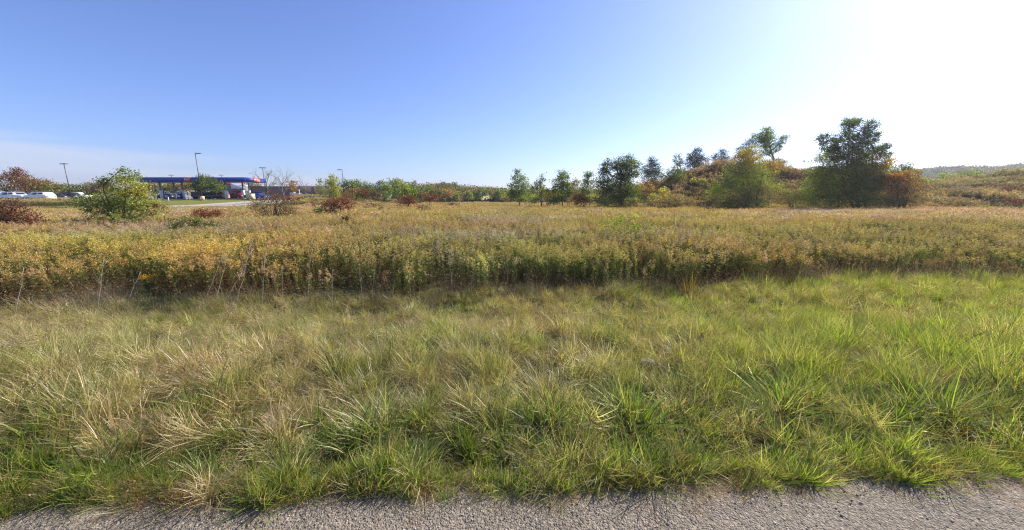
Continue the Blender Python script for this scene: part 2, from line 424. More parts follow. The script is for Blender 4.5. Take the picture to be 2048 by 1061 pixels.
def scatter(name, sources, P, rot, scl, idx, tint, label, cat, kind="stuff"):
    n = len(P)
    me = bpy.data.meshes.new(name); me.vertices.add(n); me.vertices.foreach_set("co", np.asarray(P, np.float32).ravel())
    def at_(nm, ty, arr, key):
        a = me.attributes.new(nm, ty, 'POINT'); a.data.foreach_set(key, np.asarray(arr).ravel())
    at_("rot", 'FLOAT_VECTOR', np.asarray(rot, np.float32), "vector")
    at_("scl", 'FLOAT_VECTOR', np.asarray(scl, np.float32), "vector")
    at_("idx", 'INT', np.asarray(idx, np.int32), "value")
    at_("tint", 'FLOAT_COLOR', np.concatenate([tint, np.ones((n, 1))], 1).astype(np.float32), "color")
    o = bpy.data.objects.new(name, me); link(o)
    ng = bpy.data.node_groups.new(name + "_nodes", 'GeometryNodeTree')
    ng.interface.new_socket("Geometry", in_out='INPUT', socket_type='NodeSocketGeometry')
    ng.interface.new_socket("Geometry", in_out='OUTPUT', socket_type='NodeSocketGeometry')
    N, L = ng.nodes, ng.links
    gi_, go = N.new("NodeGroupInput"), N.new("NodeGroupOutput")
    jn = N.new("GeometryNodeJoinGeometry")
    for so in reversed(sources):
        oi = N.new("GeometryNodeObjectInfo"); oi.inputs["Object"].default_value = so; oi.inputs["As Instance"].default_value = True
        L.new(oi.outputs["Geometry"], jn.inputs[0])
    m2p = N.new("GeometryNodeMeshToPoints")
    L.new(gi_.outputs[0], m2p.inputs["Mesh"])
    ip = N.new("GeometryNodeInstanceOnPoints"); ip.inputs["Pick Instance"].default_value = True
    L.new(m2p.outputs[0], ip.inputs["Points"]); L.new(jn.outputs[0], ip.inputs["Instance"])
    def na(nm, ty):
        a = N.new("GeometryNodeInputNamedAttribute"); a.data_type = ty; a.inputs["Name"].default_value = nm; return a.outputs[0]
    L.new(na("idx", 'INT'), ip.inputs["Instance Index"])
    e2r = N.new("FunctionNodeEulerToRotation"); L.new(na("rot", 'FLOAT_VECTOR'), e2r.inputs[0]); L.new(e2r.outputs[0], ip.inputs["Rotation"])
    L.new(na("scl", 'FLOAT_VECTOR'), ip.inputs["Scale"])
    L.new(ip.outputs[0], go.inputs[0])
    md = o.modifiers.new("scatter", 'NODES'); md.node_group = ng
    return tag(o, label, cat, None, kind)

def blades(buf, n, L, w, spread, lean, bend, pal, pw, seg=4, rg=rng, dirbias=None, tip=None):
    r = spread * np.sqrt(rg.random(n)); a = rg.random(n) * 2 * math.pi
    base = np.stack([r * np.cos(a), r * np.sin(a), np.full(n, -0.03)], 1)
    az = a + rg.normal(0, 0.9, n)
    D = np.stack([np.cos(az), np.sin(az), np.zeros(n)], 1)
    ln = rg.uniform(L[0], L[1], n); th0 = np.abs(rg.normal(lean[0], lean[1], n)); bd = rg.uniform(bend[0], bend[1], n)
    wd = rg.uniform(w[0], w[1], n)
    W = np.stack([-np.sin(az), np.cos(az), rg.normal(0, 0.35, n)], 1); W /= np.linalg.norm(W, axis=1)[:, None]
    ci = rg.choice(len(pal), n, p=np.array(pw) / sum(pw)); col = np.array(pal)[ci] * rg.uniform(0.75, 1.25, (n, 1))
    P = base.copy(); pts = [P.copy()]
    for k in range(seg):
        s = (k + 0.5) / seg; th = np.minimum(th0 + bd * s ** 1.2, 2.3)
        P = P + (D * np.sin(th)[:, None] + np.array([0, 0, 1]) * np.cos(th)[:, None]) * (ln / seg)[:, None]
        pts.append(P.copy())
    prof = [0.6, 1.0, 0.9, 0.6, 0.08] if seg == 4 else list(np.linspace(1, 0.1, seg + 1))
    V = []
    for k in range(seg + 1):
        V.append(pts[k] - W * (wd * prof[k] / 2)[:, None]); V.append(pts[k] + W * (wd * prof[k] / 2)[:, None])
    V = np.stack(V, 1); m = 2 * (seg + 1)
    i = np.arange(n)[:, None] * m; j = np.arange(seg)[None] * 2
    q = np.stack([i + j, i + j + 1, i + j + 3, i + j + 2], -1).reshape(-1, 4)
    C = np.repeat(col, m, 0)
    if tip is not None:                       # the blade's dry tip
        hh = np.tile(np.repeat(np.linspace(0, 1, seg + 1), 2), n)[:, None]
        f = np.clip((hh - 0.7) / 0.3, 0, 1) * (np.repeat(rg.random(n), m)[:, None] < 0.5)
        C = C * (1 - f) + np.array(tip) * f
    buf.add(V.reshape(-1, 3), q=q, c=C)
    return pts[-1], D

GRN = [(0.14, 0.19, 0.028), (0.09, 0.14, 0.022), (0.21, 0.25, 0.045), (0.30, 0.29, 0.08), (0.42, 0.35, 0.16)]
OLV = [(0.27, 0.26, 0.09), (0.36, 0.31, 0.14), (0.19, 0.22, 0.06), (0.46, 0.37, 0.20)]
STR = [(0.50, 0.41, 0.22), (0.42, 0.31, 0.17), (0.58, 0.50, 0.30), (0.26, 0.25, 0.10), (0.36, 0.24, 0.14)]
BRN = [(0.24, 0.13, 0.07), (0.34, 0.19, 0.09), (0.15, 0.10, 0.05), (0.30, 0.25, 0.13)]
src_grass = []
for k in range(4):      # 0-3 lush broad blades
    b = Buf(); rg = np.random.default_rng(100 + k)
    blades(b, 50, (0.17, 0.40), (0.005, 0.0105), 0.10, (0.45, 0.3), (0.5, 1.5), GRN, [5, 4, 3, 1, 0.7], 4, rg, tip=(0.40, 0.33, 0.17))
    blades(b, 34, (0.10, 0.22), (0.003, 0.006), 0.13, (0.5, 0.3), (0.3, 1.3), GRN[:3] + [STR[0]], [4, 3, 2, 1.2], 4, rg)
    src_grass.append(source("lush_tuft", b, M_GRASS))
for k in range(4):      # 4-7 fine olive blades with airy panicles
    b = Buf(); rg = np.random.default_rng(200 + k)
    blades(b, 54, (0.20, 0.40), (0.003, 0.0062), 0.12, (0.22, 0.16), (0.3, 1.1), OLV, [4, 3, 4, 1.5], 4, rg, tip=(0.4, 0.33, 0.18))
    tp, D = blades(b, 11, (0.34, 0.58), (0.0014, 0.0024), 0.11, (0.18, 0.12), (0.2, 0.8), [STR[0], OLV[1]], [3, 2], 4, rg)
    n = len(tp) * 12; k0 = np.repeat(tp, 12, 0)
    P = k0 + rg.normal(0, 1, (n, 3)) * np.array([0.02, 0.02, 0.028]) - np.array([0, 0, 0.03])
    b.leaves(P, rg.uniform(0.006, 0.013, n), sph(n, rg) + np.array([0, 0, 0.6]), np.array([(0.46, 0.37, 0.23)]) * rg.uniform(0.7, 1.2, (n, 1)), 0.4, rg=rg)
    src_grass.append(source("fine_tuft", b, M_GRASS))
for k in range(3):      # 8-10 straw
    b = Buf(); rg = np.random.default_rng(300 + k)
    blades(b, 58, (0.2, 0.42), (0.0028, 0.0065), 0.13, (0.45, 0.35), (0.3, 1.5), STR, [4, 3, 2, 2, 1.5], 4, rg)
    src_grass.append(source("straw_tuft", b, M_GRASS))
for k in range(2):      # 11-12 dead reddish fringe
    b = Buf(); rg = np.random.default_rng(400 + k)
    blades(b, 40, (0.05, 0.17), (0.002, 0.0045), 0.09, (0.8, 0.4), (0.3, 1.2), BRN, [3, 2, 3, 2], 3, rg)
    P = rg.normal(0, 0.06, (60, 3)) * np.array([1, 1, 0.15]) + np.array([0, 0, 0.02])
    b.leaves(P, rg.uniform(0.008, 0.02, 60), sph(60, rg), np.array([BRN[1]]) * rg.uniform(0.5, 1.2, (60, 1)), 0.4, rg=rg)
    src_grass.append(source("dead_fringe", b, M_GRASS))
for k in range(2):      # 13-14 upright light green blades
    b = Buf(); rg = np.random.default_rng(450 + k)
    blades(b, 46, (0.18, 0.52), (0.004, 0.008), 0.11, (0.35, 0.22), (0.2, 0.9), [(0.24, 0.27, 0.05), (0.18, 0.23, 0.04), (0.32, 0.32, 0.09), (0.46, 0.39, 0.19)], [4, 4, 2, 0.6], 4, rg)
    blades(b, 24, (0.2, 0.4), (0.0025, 0.005), 0.12, (0.3, 0.25), (0.2, 1.0), OLV, [3, 2, 3, 1], 4, rg)
    src_grass.append(source("bright_tuft", b, M_GRASS))

def cover(y0, y1, dens, qmax=1.62, pad=1.5, rg=rng):
    """random points over the camera's wedge, dens(y) per square metre by strips"""
    out = []
    y = y0
    while y < y1:
        st = max(0.5, y * 0.06); hw = qmax * (y + st) + pad
        n = int(dens(y) * st * 2 * hw)
        out.append(np.stack([rg.uniform(-hw, hw, n), rg.uniform(y, y + st, n)], 1)); y += st
    return np.concatenate(out)

rg = np.random.default_rng(11)
P = cover(2.2, 12.5, lambda y: 105 if y < 5 else 66, rg=rg)
_ex = rg.uniform(-6.5, 7.5, 2600); P = np.concatenate([P, np.stack([_ex, road_edge(_ex) + rg.uniform(-0.09, 0.28, 2600)], 1)])
deb = (P[:, 1] > road_edge(P[:, 0]) - 0.3) & (P[:, 1] < road_edge(P[:, 0])) & (rg.random(len(P)) < 0.5 * sst(0.5, 0.7, fbm(P[:, 0] * 2.3, P[:, 1] * 2.3, 91)))
DEB = P[deb]
P = P[(P[:, 1] > road_edge(P[:, 0]) - 0.05 + 0.10 * vnoise(P[:, 0] * 3, P[:, 1] * 0, 77)) & (P[:, 1] < field_edge(P[:, 0], P[:, 1]) + 0.6)]
x, y = P[:, 0], P[:, 1]; t = y - road_edge(x); q = x / y
n1 = fbm(x * 0.8, y * 1.1, 21); n2 = fbm(x * 0.55 + 9, y * 0.9, 22); n3 = fbm(x * 2.2, y * 2.2, 23, 3)
u = rg.random(len(P))
w_l = 2.2 * np.exp(-((t - 0.75) / 0.75) ** 2) + 0.55 * sst(0.5, 0.65, n1) + 0.12 + 0.5 * sst(0.2, 0.9, q) * (t < 4)
w_s = 0.8 * (t > 0.5) * (1 - sst(0.3, 0.9, q)) + (0.35 + 3.4 * sst(0.50, 0.62, n2)) * sst(0.6, 1.3, t) * (1 - 0.75 * sst(0.15, 0.6, q)) * (1 - 0.55 * sst(3.2, 4.6, t)) + 0.06
w_f = 1.7 * sst(1.0, 2.4, t) * (1 - 0.72 * sst(0.35, 0.9, q)) + 0.1
w_b = (1.9 * sst(0.05, 0.75, q) * sst(0.7, 1.6, t) + 0.35 * sst(0.5, 0.65, n1)) + 0.05
w_d = 2.6 * np.exp(-(t / 0.14) ** 2)
W = np.stack([w_l, w_f, w_s, w_d, w_b], 1); W /= W.sum(1)[:, None]; cw = np.cumsum(W, 1)
# tussocks: nearest centre on a jittered grid
GS = 0.52
cxg, cyg = np.floor(x / GS), np.floor(y / GS)
best = np.full(len(P), 9.0); dvx = np.zeros(len(P)); dvy = np.zeros(len(P)); cid = np.zeros(len(P)); cu = np.zeros(len(P))
for ox in (-1, 0, 1):
    for oy in (-1, 0, 1):
        hx, hy = _h(cxg + ox, cyg + oy, 901), _h(cxg + ox, cyg + oy, 902)
        ax_, ay_ = (cxg + ox + hx) * GS, (cyg + oy + hy) * GS
        dd_ = np.hypot(x - ax_, y - ay_); m_ = dd_ < best
        best = np.where(m_, dd_, best); dvx = np.where(m_, x - ax_, dvx); dvy = np.where(m_, y - ay_, dvy)
        cid = np.where(m_, _h(cxg + ox, cyg + oy, 903), cid); cu = np.where(m_, _h(cxg + ox, cyg + oy, 904), cu)
u = np.where((rg.random(len(P)) < 0.62) & (best < 0.30), cu, u)
gap = ~((best > 0.20) & (t > 0.30) & (rg.random(len(P)) < 0.78 * (1 - sst(2.5, 5.5, t) * 0.3)))
tus = np.exp(-(best / 0.19) ** 2) * (0.35 + 0.9 * cid)
cls = (u[:, None] > cw).sum(1).clip(0, 4)
first = np.array([0, 4, 8, 11, 13]); cnt = np.array([4, 4, 3, 2, 2])
idx = first[cls] + (rg.random(len(P)) * cnt[cls]).astype(int)
hs = (0.46 + 0.40 * n3 + 0.48 * tus) * (0.65 + 0.5 * sst(0.0, 0.9, t)) * (1 - 0.36 * sst(2.0, 5.0, t)) * rg.uniform(0.8, 1.2, len(P))
hs = np.where(cls == 3, 0.6 + 0.7 * rg.random(len(P)), hs * rg.choice([0.75, 1.0, 1.3], len(P), p=[0.3, 0.5, 0.2]))
scl = np.stack([hs * rg.uniform(0.9, 1.25, len(P)), hs * rg.uniform(0.9, 1.25, len(P)), hs], 1)
lean = 0.85 * np.exp(-(t / 0.42) ** 2)
wx = 0.35 * (fbm(x * 0.9, y * 0.9, 31) - 0.5) * 2; wy = 0.3 * (fbm(x * 0.9, y * 0.9, 32) - 0.5) * 2
rot = euler_of(rg.random(len(P)) * 6.283, wx - 0.06 - 0.22 * np.exp(-(t / 1.8) ** 2) + 1.7 * np.clip(dvx, -.3, .3) + rg.normal(0, 0.1, len(P)), -lean - 0.16 * np.exp(-(t / 1.6) ** 2) + wy + 1.5 * np.clip(dvy, -.3, .3) + rg.normal(0, 0.1, len(P)))
dry = np.clip((fbm(x * 0.45, y * 0.6, 33) - 0.42) * 2.2, 0, 1) * (1 - 0.7 * sst(0.2, 0.8, q))
tint = np.stack([1 + 0.30 * dry, 1 + 0.08 * dry, 1 + 0.3 * dry], 1) * rg.uniform(0.72, 1.5, (len(P), 1)) * (1 + 0.12 * sst(0.1, 0.9, q)[:, None] * np.array([[1.2, 0.9, 0.4]]))
PZ = np.stack([x, y, gz(x, y)], 1)
nd = len(DEB); PZ = np.concatenate([PZ, np.stack([DEB[:, 0], DEB[:, 1], np.full(nd, 0.05)], 1)]); rot = np.concatenate([rot, euler_of(rg.random(nd) * 6.28, rg.normal(0, 0.2, nd), rg.normal(0, 0.2, nd))])
dsz = rg.uniform(0.35, 0.9, (nd, 1)); scl = np.concatenate([scl, dsz * np.array([[1, 1, 0.5]])]); idx = np.concatenate([idx, rg.integers(11, 13, nd)]); tint = np.concatenate([tint, rg.uniform(0.9, 1.5, (nd, 1)) * np.ones((1, 3))])
gap = np.concatenate([gap, np.ones(nd, bool)])
scatter("grass", src_grass, PZ[gap], rot[gap], scl[gap], idx[gap], tint[gap], "green and straw coloured roadside grass in tufts along the asphalt edge", "grass")

# flattened thatch between the tufts
rg = np.random.default_rng(16)
P = cover(2.4, 9.5, lambda y: 20, rg=rg); t = P[:, 1] - road_edge(P[:, 0]); P = P[(t > 0.02) & (P[:, 1] < field_edge(P[:, 0], P[:, 1])) & (rg.random(len(P)) < 0.35 + 0.9 * sst(0.45, 0.6, fbm(P[:, 0] * 0.9, P[:, 1] * 0.9, 95)))]
n = len(P); s_ = rg.uniform(0.6, 1.1, n)
scatter("dead_thatch", src_grass[8:13], np.stack([P[:, 0], P[:, 1], gz(P[:, 0], P[:, 1]) + 0.10 + 0.06 * rg.random(n)], 1), euler_of(rg.random(n) * 6.28, rg.normal(-0.5, 0.7, n), rg.normal(-0.4, 0.7, n)),
        np.stack([s_, s_, s_ * 0.7], 1), rg.integers(0, 5, n), rg.uniform(0.6, 1.1, (n, 1)) * np.array([[1, 0.97, 0.92]]), "flattened dead straw lying among the green verge grass", "grass")

# ------------------------------------------------------------------ pebbles on the road
M_STONE = leaf_mat("loose_stones", 0.0, 0.03, 0.6, True, 0.02, 0.45)
src_st = []
for k in range(4):
    rg = np.random.default_rng(500 + k); b = Buf()
    th = np.linspace(0, math.pi, 5); ph = np.arange(7) * 2 * math.pi / 7
    V = [(math.sin(a) * math.cos(p), math.sin(a) * math.sin(p), 0.6 * math.cos(a)) for a in th for p in ph]
    V = np.array(V) * (1 + 0.0 * rg.random((35, 1))); V = V * rg.uniform(0.75, 1.2, (35, 1)) * np.array([1, rg.uniform(0.6, 1), 1])
    q_ = [(i * 7 + j, i * 7 + (j + 1) % 7, (i + 1) * 7 + (j + 1) % 7, (i + 1) * 7 + j) for i in range(4) for j in range(7)]
    b.add(V, q=q_, c=(0.30, 0.27, 0.235)); src_st.append(source("stone", b, M_STONE))
rg = np.random.default_rng(12)
n = 30000
x = rg.uniform(-9, 9, n); y = rg.uniform(1.2, 3.9, n); e = road_edge(x)
k = (y < e + 0.03) & (rg.random(n) < (0.22 + 0.5 * np.exp(-((e - y) / 0.25) ** 2)) * (0.4 + 1.2 * fbm(x * 2, y * 2, 3)))
x, y = x[k], y[k]; n = len(x); s_ = 0.002 + 0.006 * rg.random(n) ** 3 + 0.010 * rg.random(n) * (rg.random(n) < 0.09)
scatter("gravel", src_st, np.stack([x, y, np.full(n, 0.058)], 1), euler_of(rg.random(n) * 6.28, rg.normal(0, 0.3, n), rg.normal(0, 0.3, n)),
        np.repeat(s_[:, None], 3, 1), rg.integers(0, 4, n), np.repeat(rg.choice([0.45, 0.9, 1.3, 1.8], n, p=[0.35, 0.35, 0.2, 0.1])[:, None], 3, 1) * np.array([[1, 0.99, 0.96]]),
        "small loose grit scattered over the grey asphalt", "gravel")

# ------------------------------------------------------------------ goldenrod field
GOLD = np.array([(0.37, 0.28, 0.085), (0.31, 0.235, 0.10), (0.36, 0.29, 0.15), (0.28, 0.25, 0.09), (0.42, 0.32, 0.11)])
FLUFF = np.array([(0.40, 0.31, 0.26), (0.32, 0.24, 0.20), (0.46, 0.37, 0.33)])
BEIG = np.array([(0.34, 0.26, 0.15), (0.27, 0.19, 0.10), (0.38, 0.31, 0.20)])
RUST = np.array([(0.23, 0.15, 0.08), (0.22, 0.15, 0.08), (0.30, 0.20, 0.09)])
def weed(buf, x0, y0, h, plume, rg, lod=0, leafcol=((0.065, 0.105, 0.024), (0.17, 0.21, 0.05)), dead=0.48, nleaf=50, lean=0.07):
    lx, ly = rg.normal(0, lean, 2)
    s = np.linspace(0, 1, 5)
    pts = np.stack([x0 + lx * h * s ** 1.5, y0 + ly * h * s ** 1.5, h * s - 0.04], 1)
    sc = np.array((0.14, 0.10, 0.05)) * rg.uniform(0.7, 1.3)
    buf.tube(pts[::2] if lod else pts, np.linspace(0.0045, 0.002, 3 if lod else 5), 3, sc, cap=False)
    nl = nleaf if not lod else nleaf // 3
    t = rg.uniform(0.08, 0.88, nl); P = np.stack([np.interp(t, s, pts[:, i]) for i in range(3)], 1)
    a = rg.random(nl) * 6.283; up = rg.normal(0.55, 0.5, nl) - 0.7 * (t < dead) * rg.random(nl)
    D = np.stack([np.cos(a), np.sin(a), up], 1)
    c0, c1 = np.array(leafcol[0]), np.array(leafcol[1]); f = np.clip((t - 0.3) / 0.6 + rg.normal(0, 0.2, nl), 0, 1)[:, None]
    C = c0 * (1 - f) + c1 * f
    dd = (t < dead * rg.uniform(0.6, 1.3, nl))[:, None]
    C = np.where(dd, np.array((0.13, 0.08, 0.045)) * rg.uniform(0.5, 1.4, (nl, 1)), C) * rg.uniform(0.75, 1.3, (nl, 1))
    ln = rg.uniform(0.055, 0.10, nl) * (1.15 - 0.5 * t) * (1.7 if lod else 1)
    buf.leaves(P, ln, D, C, 0.26 if not lod else 0.34, rg=rg)
    if plume is None: return
    nb = rg.integers(9, 15); per = 9 if not lod else 2
    tb = rg.uniform(0.80, 1.0, nb); az = rg.random(nb) * 6.283; bl = (1.08 - tb) * rg.uniform(0.22, 0.6, nb) * min(h, 1.1)
    base = np.stack([np.interp(tb, s, pts[:, i]) for i in range(3)], 1)
    u = rg.random((nb, per)); arch = u - 0.55 * u * u
    Q = base[:, None] + np.stack([np.cos(az)[:, None] * u * bl[:, None], np.sin(az)[:, None] * u * bl[:, None], arch * bl[:, None] * 0.9], -1)
    Q = Q.reshape(-1, 3) + rg.normal(0, 0.006, (nb * per, 3))
    n = len(Q); pc = plume[rg.integers(0, len(plume))]
    C = (pc * 0.7 + 0.3 * plume[rg.integers(0, len(plume), n)]) * rg.uniform(0.95, 1.7, (n, 1))
    buf.leaves(Q, rg.uniform(0.014, 0.03, n) * (2.3 if lod else 1), sph(n, rg) + np.array([0, 0, 0.5]), C, 0.55, rg=rg)

def stand(seed, plume, n, r, h=(0.95, 1.25), lod=0, **kw):
    rg = np.random.default_rng(seed); b = Buf()
    for i in range(n):
        a = rg.random() * 6.283; rr = r * math.sqrt(rg.random())
        weed(b, rr * math.cos(a), rr * math.sin(a), rg.uniform(*h), plume[rg.integers(0, len(plume))] if isinstance(plume, list) else plume, rg, lod, **kw)
    return b
src_w = []
for k in range(4): src_w.append(source("goldenrod_stand", stand(600 + k, GOLD, 9, 0.52), M_WEED))                                   # 0-3
for k in range(2): src_w.append(source("beige_stand", stand(620 + k, BEIG, 8, 0.52, h=(0.85, 1.2)), M_WEED))                          # 4-5
for k in range(2): src_w.append(source("aster_stand", stand(640 + k, FLUFF, 9, 0.52, h=(1.0, 1.3)), M_WEED))                          # 6-7
for k in range(2): src_w.append(source("leafy_stand", stand(660 + k, [GOLD, None, None], 9, 0.5, h=(0.8, 1.15), leafcol=((0.09, 0.13, 0.03), (0.20, 0.23, 0.045)), dead=0.15, nleaf=80), M_WEED))   # 8-9
for k in range(2): src_w.append(source("brown_stand", stand(680 + k, RUST, 8, 0.52, h=(0.55, 1.0), leafcol=((0.13, 0.09, 0.05), (0.15, 0.13, 0.06)), dead=0.6), M_WEED))                              # 10-11
src_f = []
for k in range(4): src_f.append(source("goldenrod_far", stand(700 + k, GOLD, 20, 0.75, lod=1), M_WEED))                               # 0-3
for k in range(2): src_f.append(source("beige_far", stand(720 + k, BEIG, 18, 0.75, h=(0.85, 1.2), lod=1), M_WEED))                    # 4-5
for k in range(2): src_f.append(source("aster_far", stand(740 + k, FLUFF, 20, 0.75, h=(1.0, 1.3), lod=1), M_WEED))                    # 6-7
for k in range(2): src_f.append(source("leafy_far", stand(760 + k, [GOLD, None], 20, 0.75, h=(0.8, 1.15), lod=1, leafcol=((0.09, 0.12, 0.03), (0.17, 0.19, 0.045)), dead=0.15, nleaf=80), M_WEED))     # 8-9
for k in range(2): src_f.append(source("brown_far", stand(780 + k, RUST, 18, 0.75, h=(0.6, 1.0), lod=1, leafcol=((0.13, 0.09, 0.05), (0.15, 0.13, 0.06)), dead=0.6), M_WEED))                          # 10-11

def field_classes(x, y, rg):
    q = x / y
    n1 = fbm(x * 0.16, y * 0.22, 41); n2 = fbm(x * 0.10 + 5, y * 0.16, 42); n3 = fbm(x * 0.3, y * 0.4, 43)
    w_g = 1.0 + 0 * x
    w_b = 0.30 + 1.2 * sst(0.5, 0.65, n1) * sst(14, 30, y) + 0.6 * sst(0.5, 1.2, q)
    w_a = 0.05 + 1.6 * sst(0.58, 0.70, n2) * sst(11, 15, y) \
        + 6.0 * np.exp(-((y - 14.3) / 1.3) ** 2 - ((q + 0.09) / 0.17) ** 2) + 3.2 * np.exp(-((y - 36) / 7) ** 2) * sst(0.6, 0.8, q) \
        + 2.0 * np.exp(-((y - 18) / 3) ** 2 - ((q + 1.0) / 0.3) ** 2)
    w_l = 0.12 + 1.6 * np.exp(-((y - 12.2) / 3.2) ** 2 - ((q - 0.33) / 0.28) ** 2) + 0.9 * sst(0.55, 0.7, n3) * sst(30, 16, y)
    w_r = 0.06 + 0.9 * sst(0.58, 0.7, n3) * sst(20, 12, y) * sst(-0.5, 0.3, q) + 1.3 * sst(0.75, 1.2, q) * sst(16, 12, y)
    W = np.stack([w_g, w_b, w_a, w_l, w_r], 1); W /= W.sum(1)[:, None]; cw = np.cumsum(W, 1)
    cls = (rg.random(len(x))[:, None] > cw).sum(1).clip(0, 4)
    first = np.array([0, 4, 6, 8, 10]); cnt = np.array([4, 2, 2, 2, 2])
    idx = first[cls] + (rg.random(len(x)) * cnt[cls]).astype(int)
    return cls, idx
def field_tint(x, y, rg):
    q = x / y
    g = (fbm(x * 0.12, y * 0.2, 51) - 0.5) * 1.3
    t = np.stack([1.08 - 0.22 * g, 1.0 + 0.18 * g, 0.95 + 0 * g], 1)
    gold = np.exp(-((y - 11.5) / 5) ** 2) * sst(-0.35, -0.9, q)
    t *= 1 + np.stack([0.14 * gold, 0.14 * gold, -0.2 * gold], 1)
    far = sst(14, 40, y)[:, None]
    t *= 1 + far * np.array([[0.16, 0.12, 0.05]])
    return t * rg.uniform(0.85, 1.15, (len(x), 1))
def field_h(x, y):
    q = x / y
    h = 1.0 - 0.24 * sst(0.62, 1.0, q) * sst(24, 13, y) - 0.06 * sst(-0.6, -1.2, q)
    h *= 0.86 + 0.3 * fbm(x * 0.35, y * 0.35, 61)
    return h
def keep_field(x, y):
    q = x / y
    return ((q < -1.12) & (y > 62) & (y < 66.5)) | ~((q < -0.60) & (y > 60 - 8 * sst(-0.95, -1.25, q))) & ~((x < -54) & (y > 60)) & (gz(x, y) < 3.0)

rg = np.random.default_rng(13)
P = cover(8.2, 26, lambda y: 4.2 if y < 16 else 3.4, pad=2, rg=rg)
P = P[P[:, 1] > field_edge(P[:, 0], P[:, 1]) + rg.uniform(0, 0.35, len(P)) + 0.5 * (fbm(P[:, 0] * 0.8, P[:, 1] * 0.8, 60) - 0.5)]
x, y = P.T; cls, idx = field_classes(x, y, rg); h = field_h(x, y) * rg.uniform(0.92, 1.1, len(x))
e = y - field_edge(x, y); h *= 0.84 + 0.16 * sst(0, 1.6, e)
scatter("goldenrod", src_w, np.stack([x, y, gz(x, y)], 1), euler_of(rg.random(len(x)) * 6.28, rg.normal(0, 0.05, len(x)), -0.05 + rg.normal(0, 0.05, len(x))),
        np.stack([h, h, h], 1), idx, field_tint(x, y, rg), "dense stand of faded goldenrod with dark stems along the grass verge", "goldenrod")
P = cover(24, 118, lambda y: 1.7 if y < 60 else 1.1, pad=3, rg=rg)
x, y = P.T; k = keep_field(x, y) & (y < 108); x, y = x[k], y[k]
cls, idx = field_classes(x, y, rg); h = field_h(x, y) * rg.uniform(0.85, 1.12, len(x))
scatter("weed_field", src_f, np.stack([x, y, gz(x, y)], 1), euler_of(rg.random(len(x)) * 6.28, rg.normal(0, 0.04, len(x)), rg.normal(0, 0.04, len(x))),
        np.stack([h, h, h], 1), idx, field_tint(x, y, rg), "open field of golden brown weeds stretching back to the trees", "weeds")

# weeds at the foot of the stand: low brown stalks that soften the boundary
b_list = []
for k in range(3):
    b = Buf(); rg = np.random.default_rng(800 + k)
    blades(b, 26, (0.3, 0.7), (0.003, 0.005), 0.2, (0.3, 0.25), (0.1, 0.7), [(0.22, 0.16, 0.10), (0.33, 0.27, 0.18), (0.16, 0.11, 0.07)], [3, 2, 2], 4, rg)
    P = rg.normal(0, 0.15, (70, 3)) * np.array([1, 1, 0.9]) + np.array([0, 0, 0.34])
    b.leaves(P, rg.uniform(0.015, 0.03, 70), sph(70, rg), np.array([(0.25, 0.17, 0.11)]) * rg.uniform(0.5, 1.4, (70, 1)), 0.4, rg=rg)
    b_list.append(source("dry_understorey", b, M_WEED))
rg = np.random.default_rng(14)
P = cover(7.6, 13, lambda y: 14, rg=rg); e = P[:, 1] - field_edge(P[:, 0], P[:, 1])
P = P[(np.abs(e - 0.1) < 0.55) & (rg.random(len(P)) < 0.25 + 0.75 * sst(0.45, 0.6, fbm(P[:, 0] * 0.5, P[:, 1] * 0.5, 62)))]; x, y = P.T
s_ = rg.uniform(0.6, 1.15, len(x))
scatter("dry_weeds", b_list, np.stack([x, y, gz(x, y)], 1), euler_of(rg.random(len(x)) * 6.28, rg.normal(0.05, 0.2, len(x)), rg.normal(-0.05, 0.2, len(x))),
        np.stack([s_, s_, s_], 1), rg.integers(0, 3, len(x)), np.ones((len(x), 3)), "dry brown stalks and litter at the foot of the goldenrod", "weeds")

# ------------------------------------------------------------------ cover of the mound
rg = np.random.default_rng(15)
n = 17000
q = rg.uniform(0.16, 1.75, n); y = np.sqrt(rg.uniform(47 ** 2, 100 ** 2, n)); x = q * y
k = gz(x, y) > 0.45; x, y = x[k], y[k]; n = len(x); q = x / y
n1 = fbm(x * 0.12, y * 0.12, 71); n2 = fbm(x * 0.3, y * 0.3, 72); u = rg.random(n)
zr = gz(x, y) / np.maximum(np.interp(q, CQ, CZ), 0.5)
idx = np.where(u < 0.36 + 0.3 * n1, 10 + rg.integers(0, 2, n), np.where(u < 0.62, 4 + rg.integers(0, 2, n), np.where(n2 > 0.62, 8 + rg.integers(0, 2, n), rg.integers(0, 4, n))))
hs = rg.uniform(0.5, 1.2, n) * (0.55 + 0.9 * n2 + 0.9 * sst(0.55, 0.7, fbm(x * 0.22, y * 0.22, 75)))
g = (n1 - 0.5) * 1.6
tint = np.stack([0.98 - 0.25 * g, 0.92 + 0.12 * g, 1.15 - 0.1 * g], 1) * rg.uniform(0.85, 1.5, (n, 1))
tint *= 1 + 0.10 * (sst(0.8, 1.0, zr) * (1 - sst(0.9, 1.1, q)))[:, None] * np.array([[1.0, 0.5, 0.25]])
scatter("brush", src_f, np.stack([x, y, gz(x, y) - 0.05], 1), euler_of(rg.random(n) * 6.28, rg.normal(0, 0.12, n), rg.normal(0, 0.12, n)),
        np.stack([hs * 1.2, hs * 1.2, hs], 1), idx, tint, "brown and olive brush covering the mound and the bank beside it", "brush")

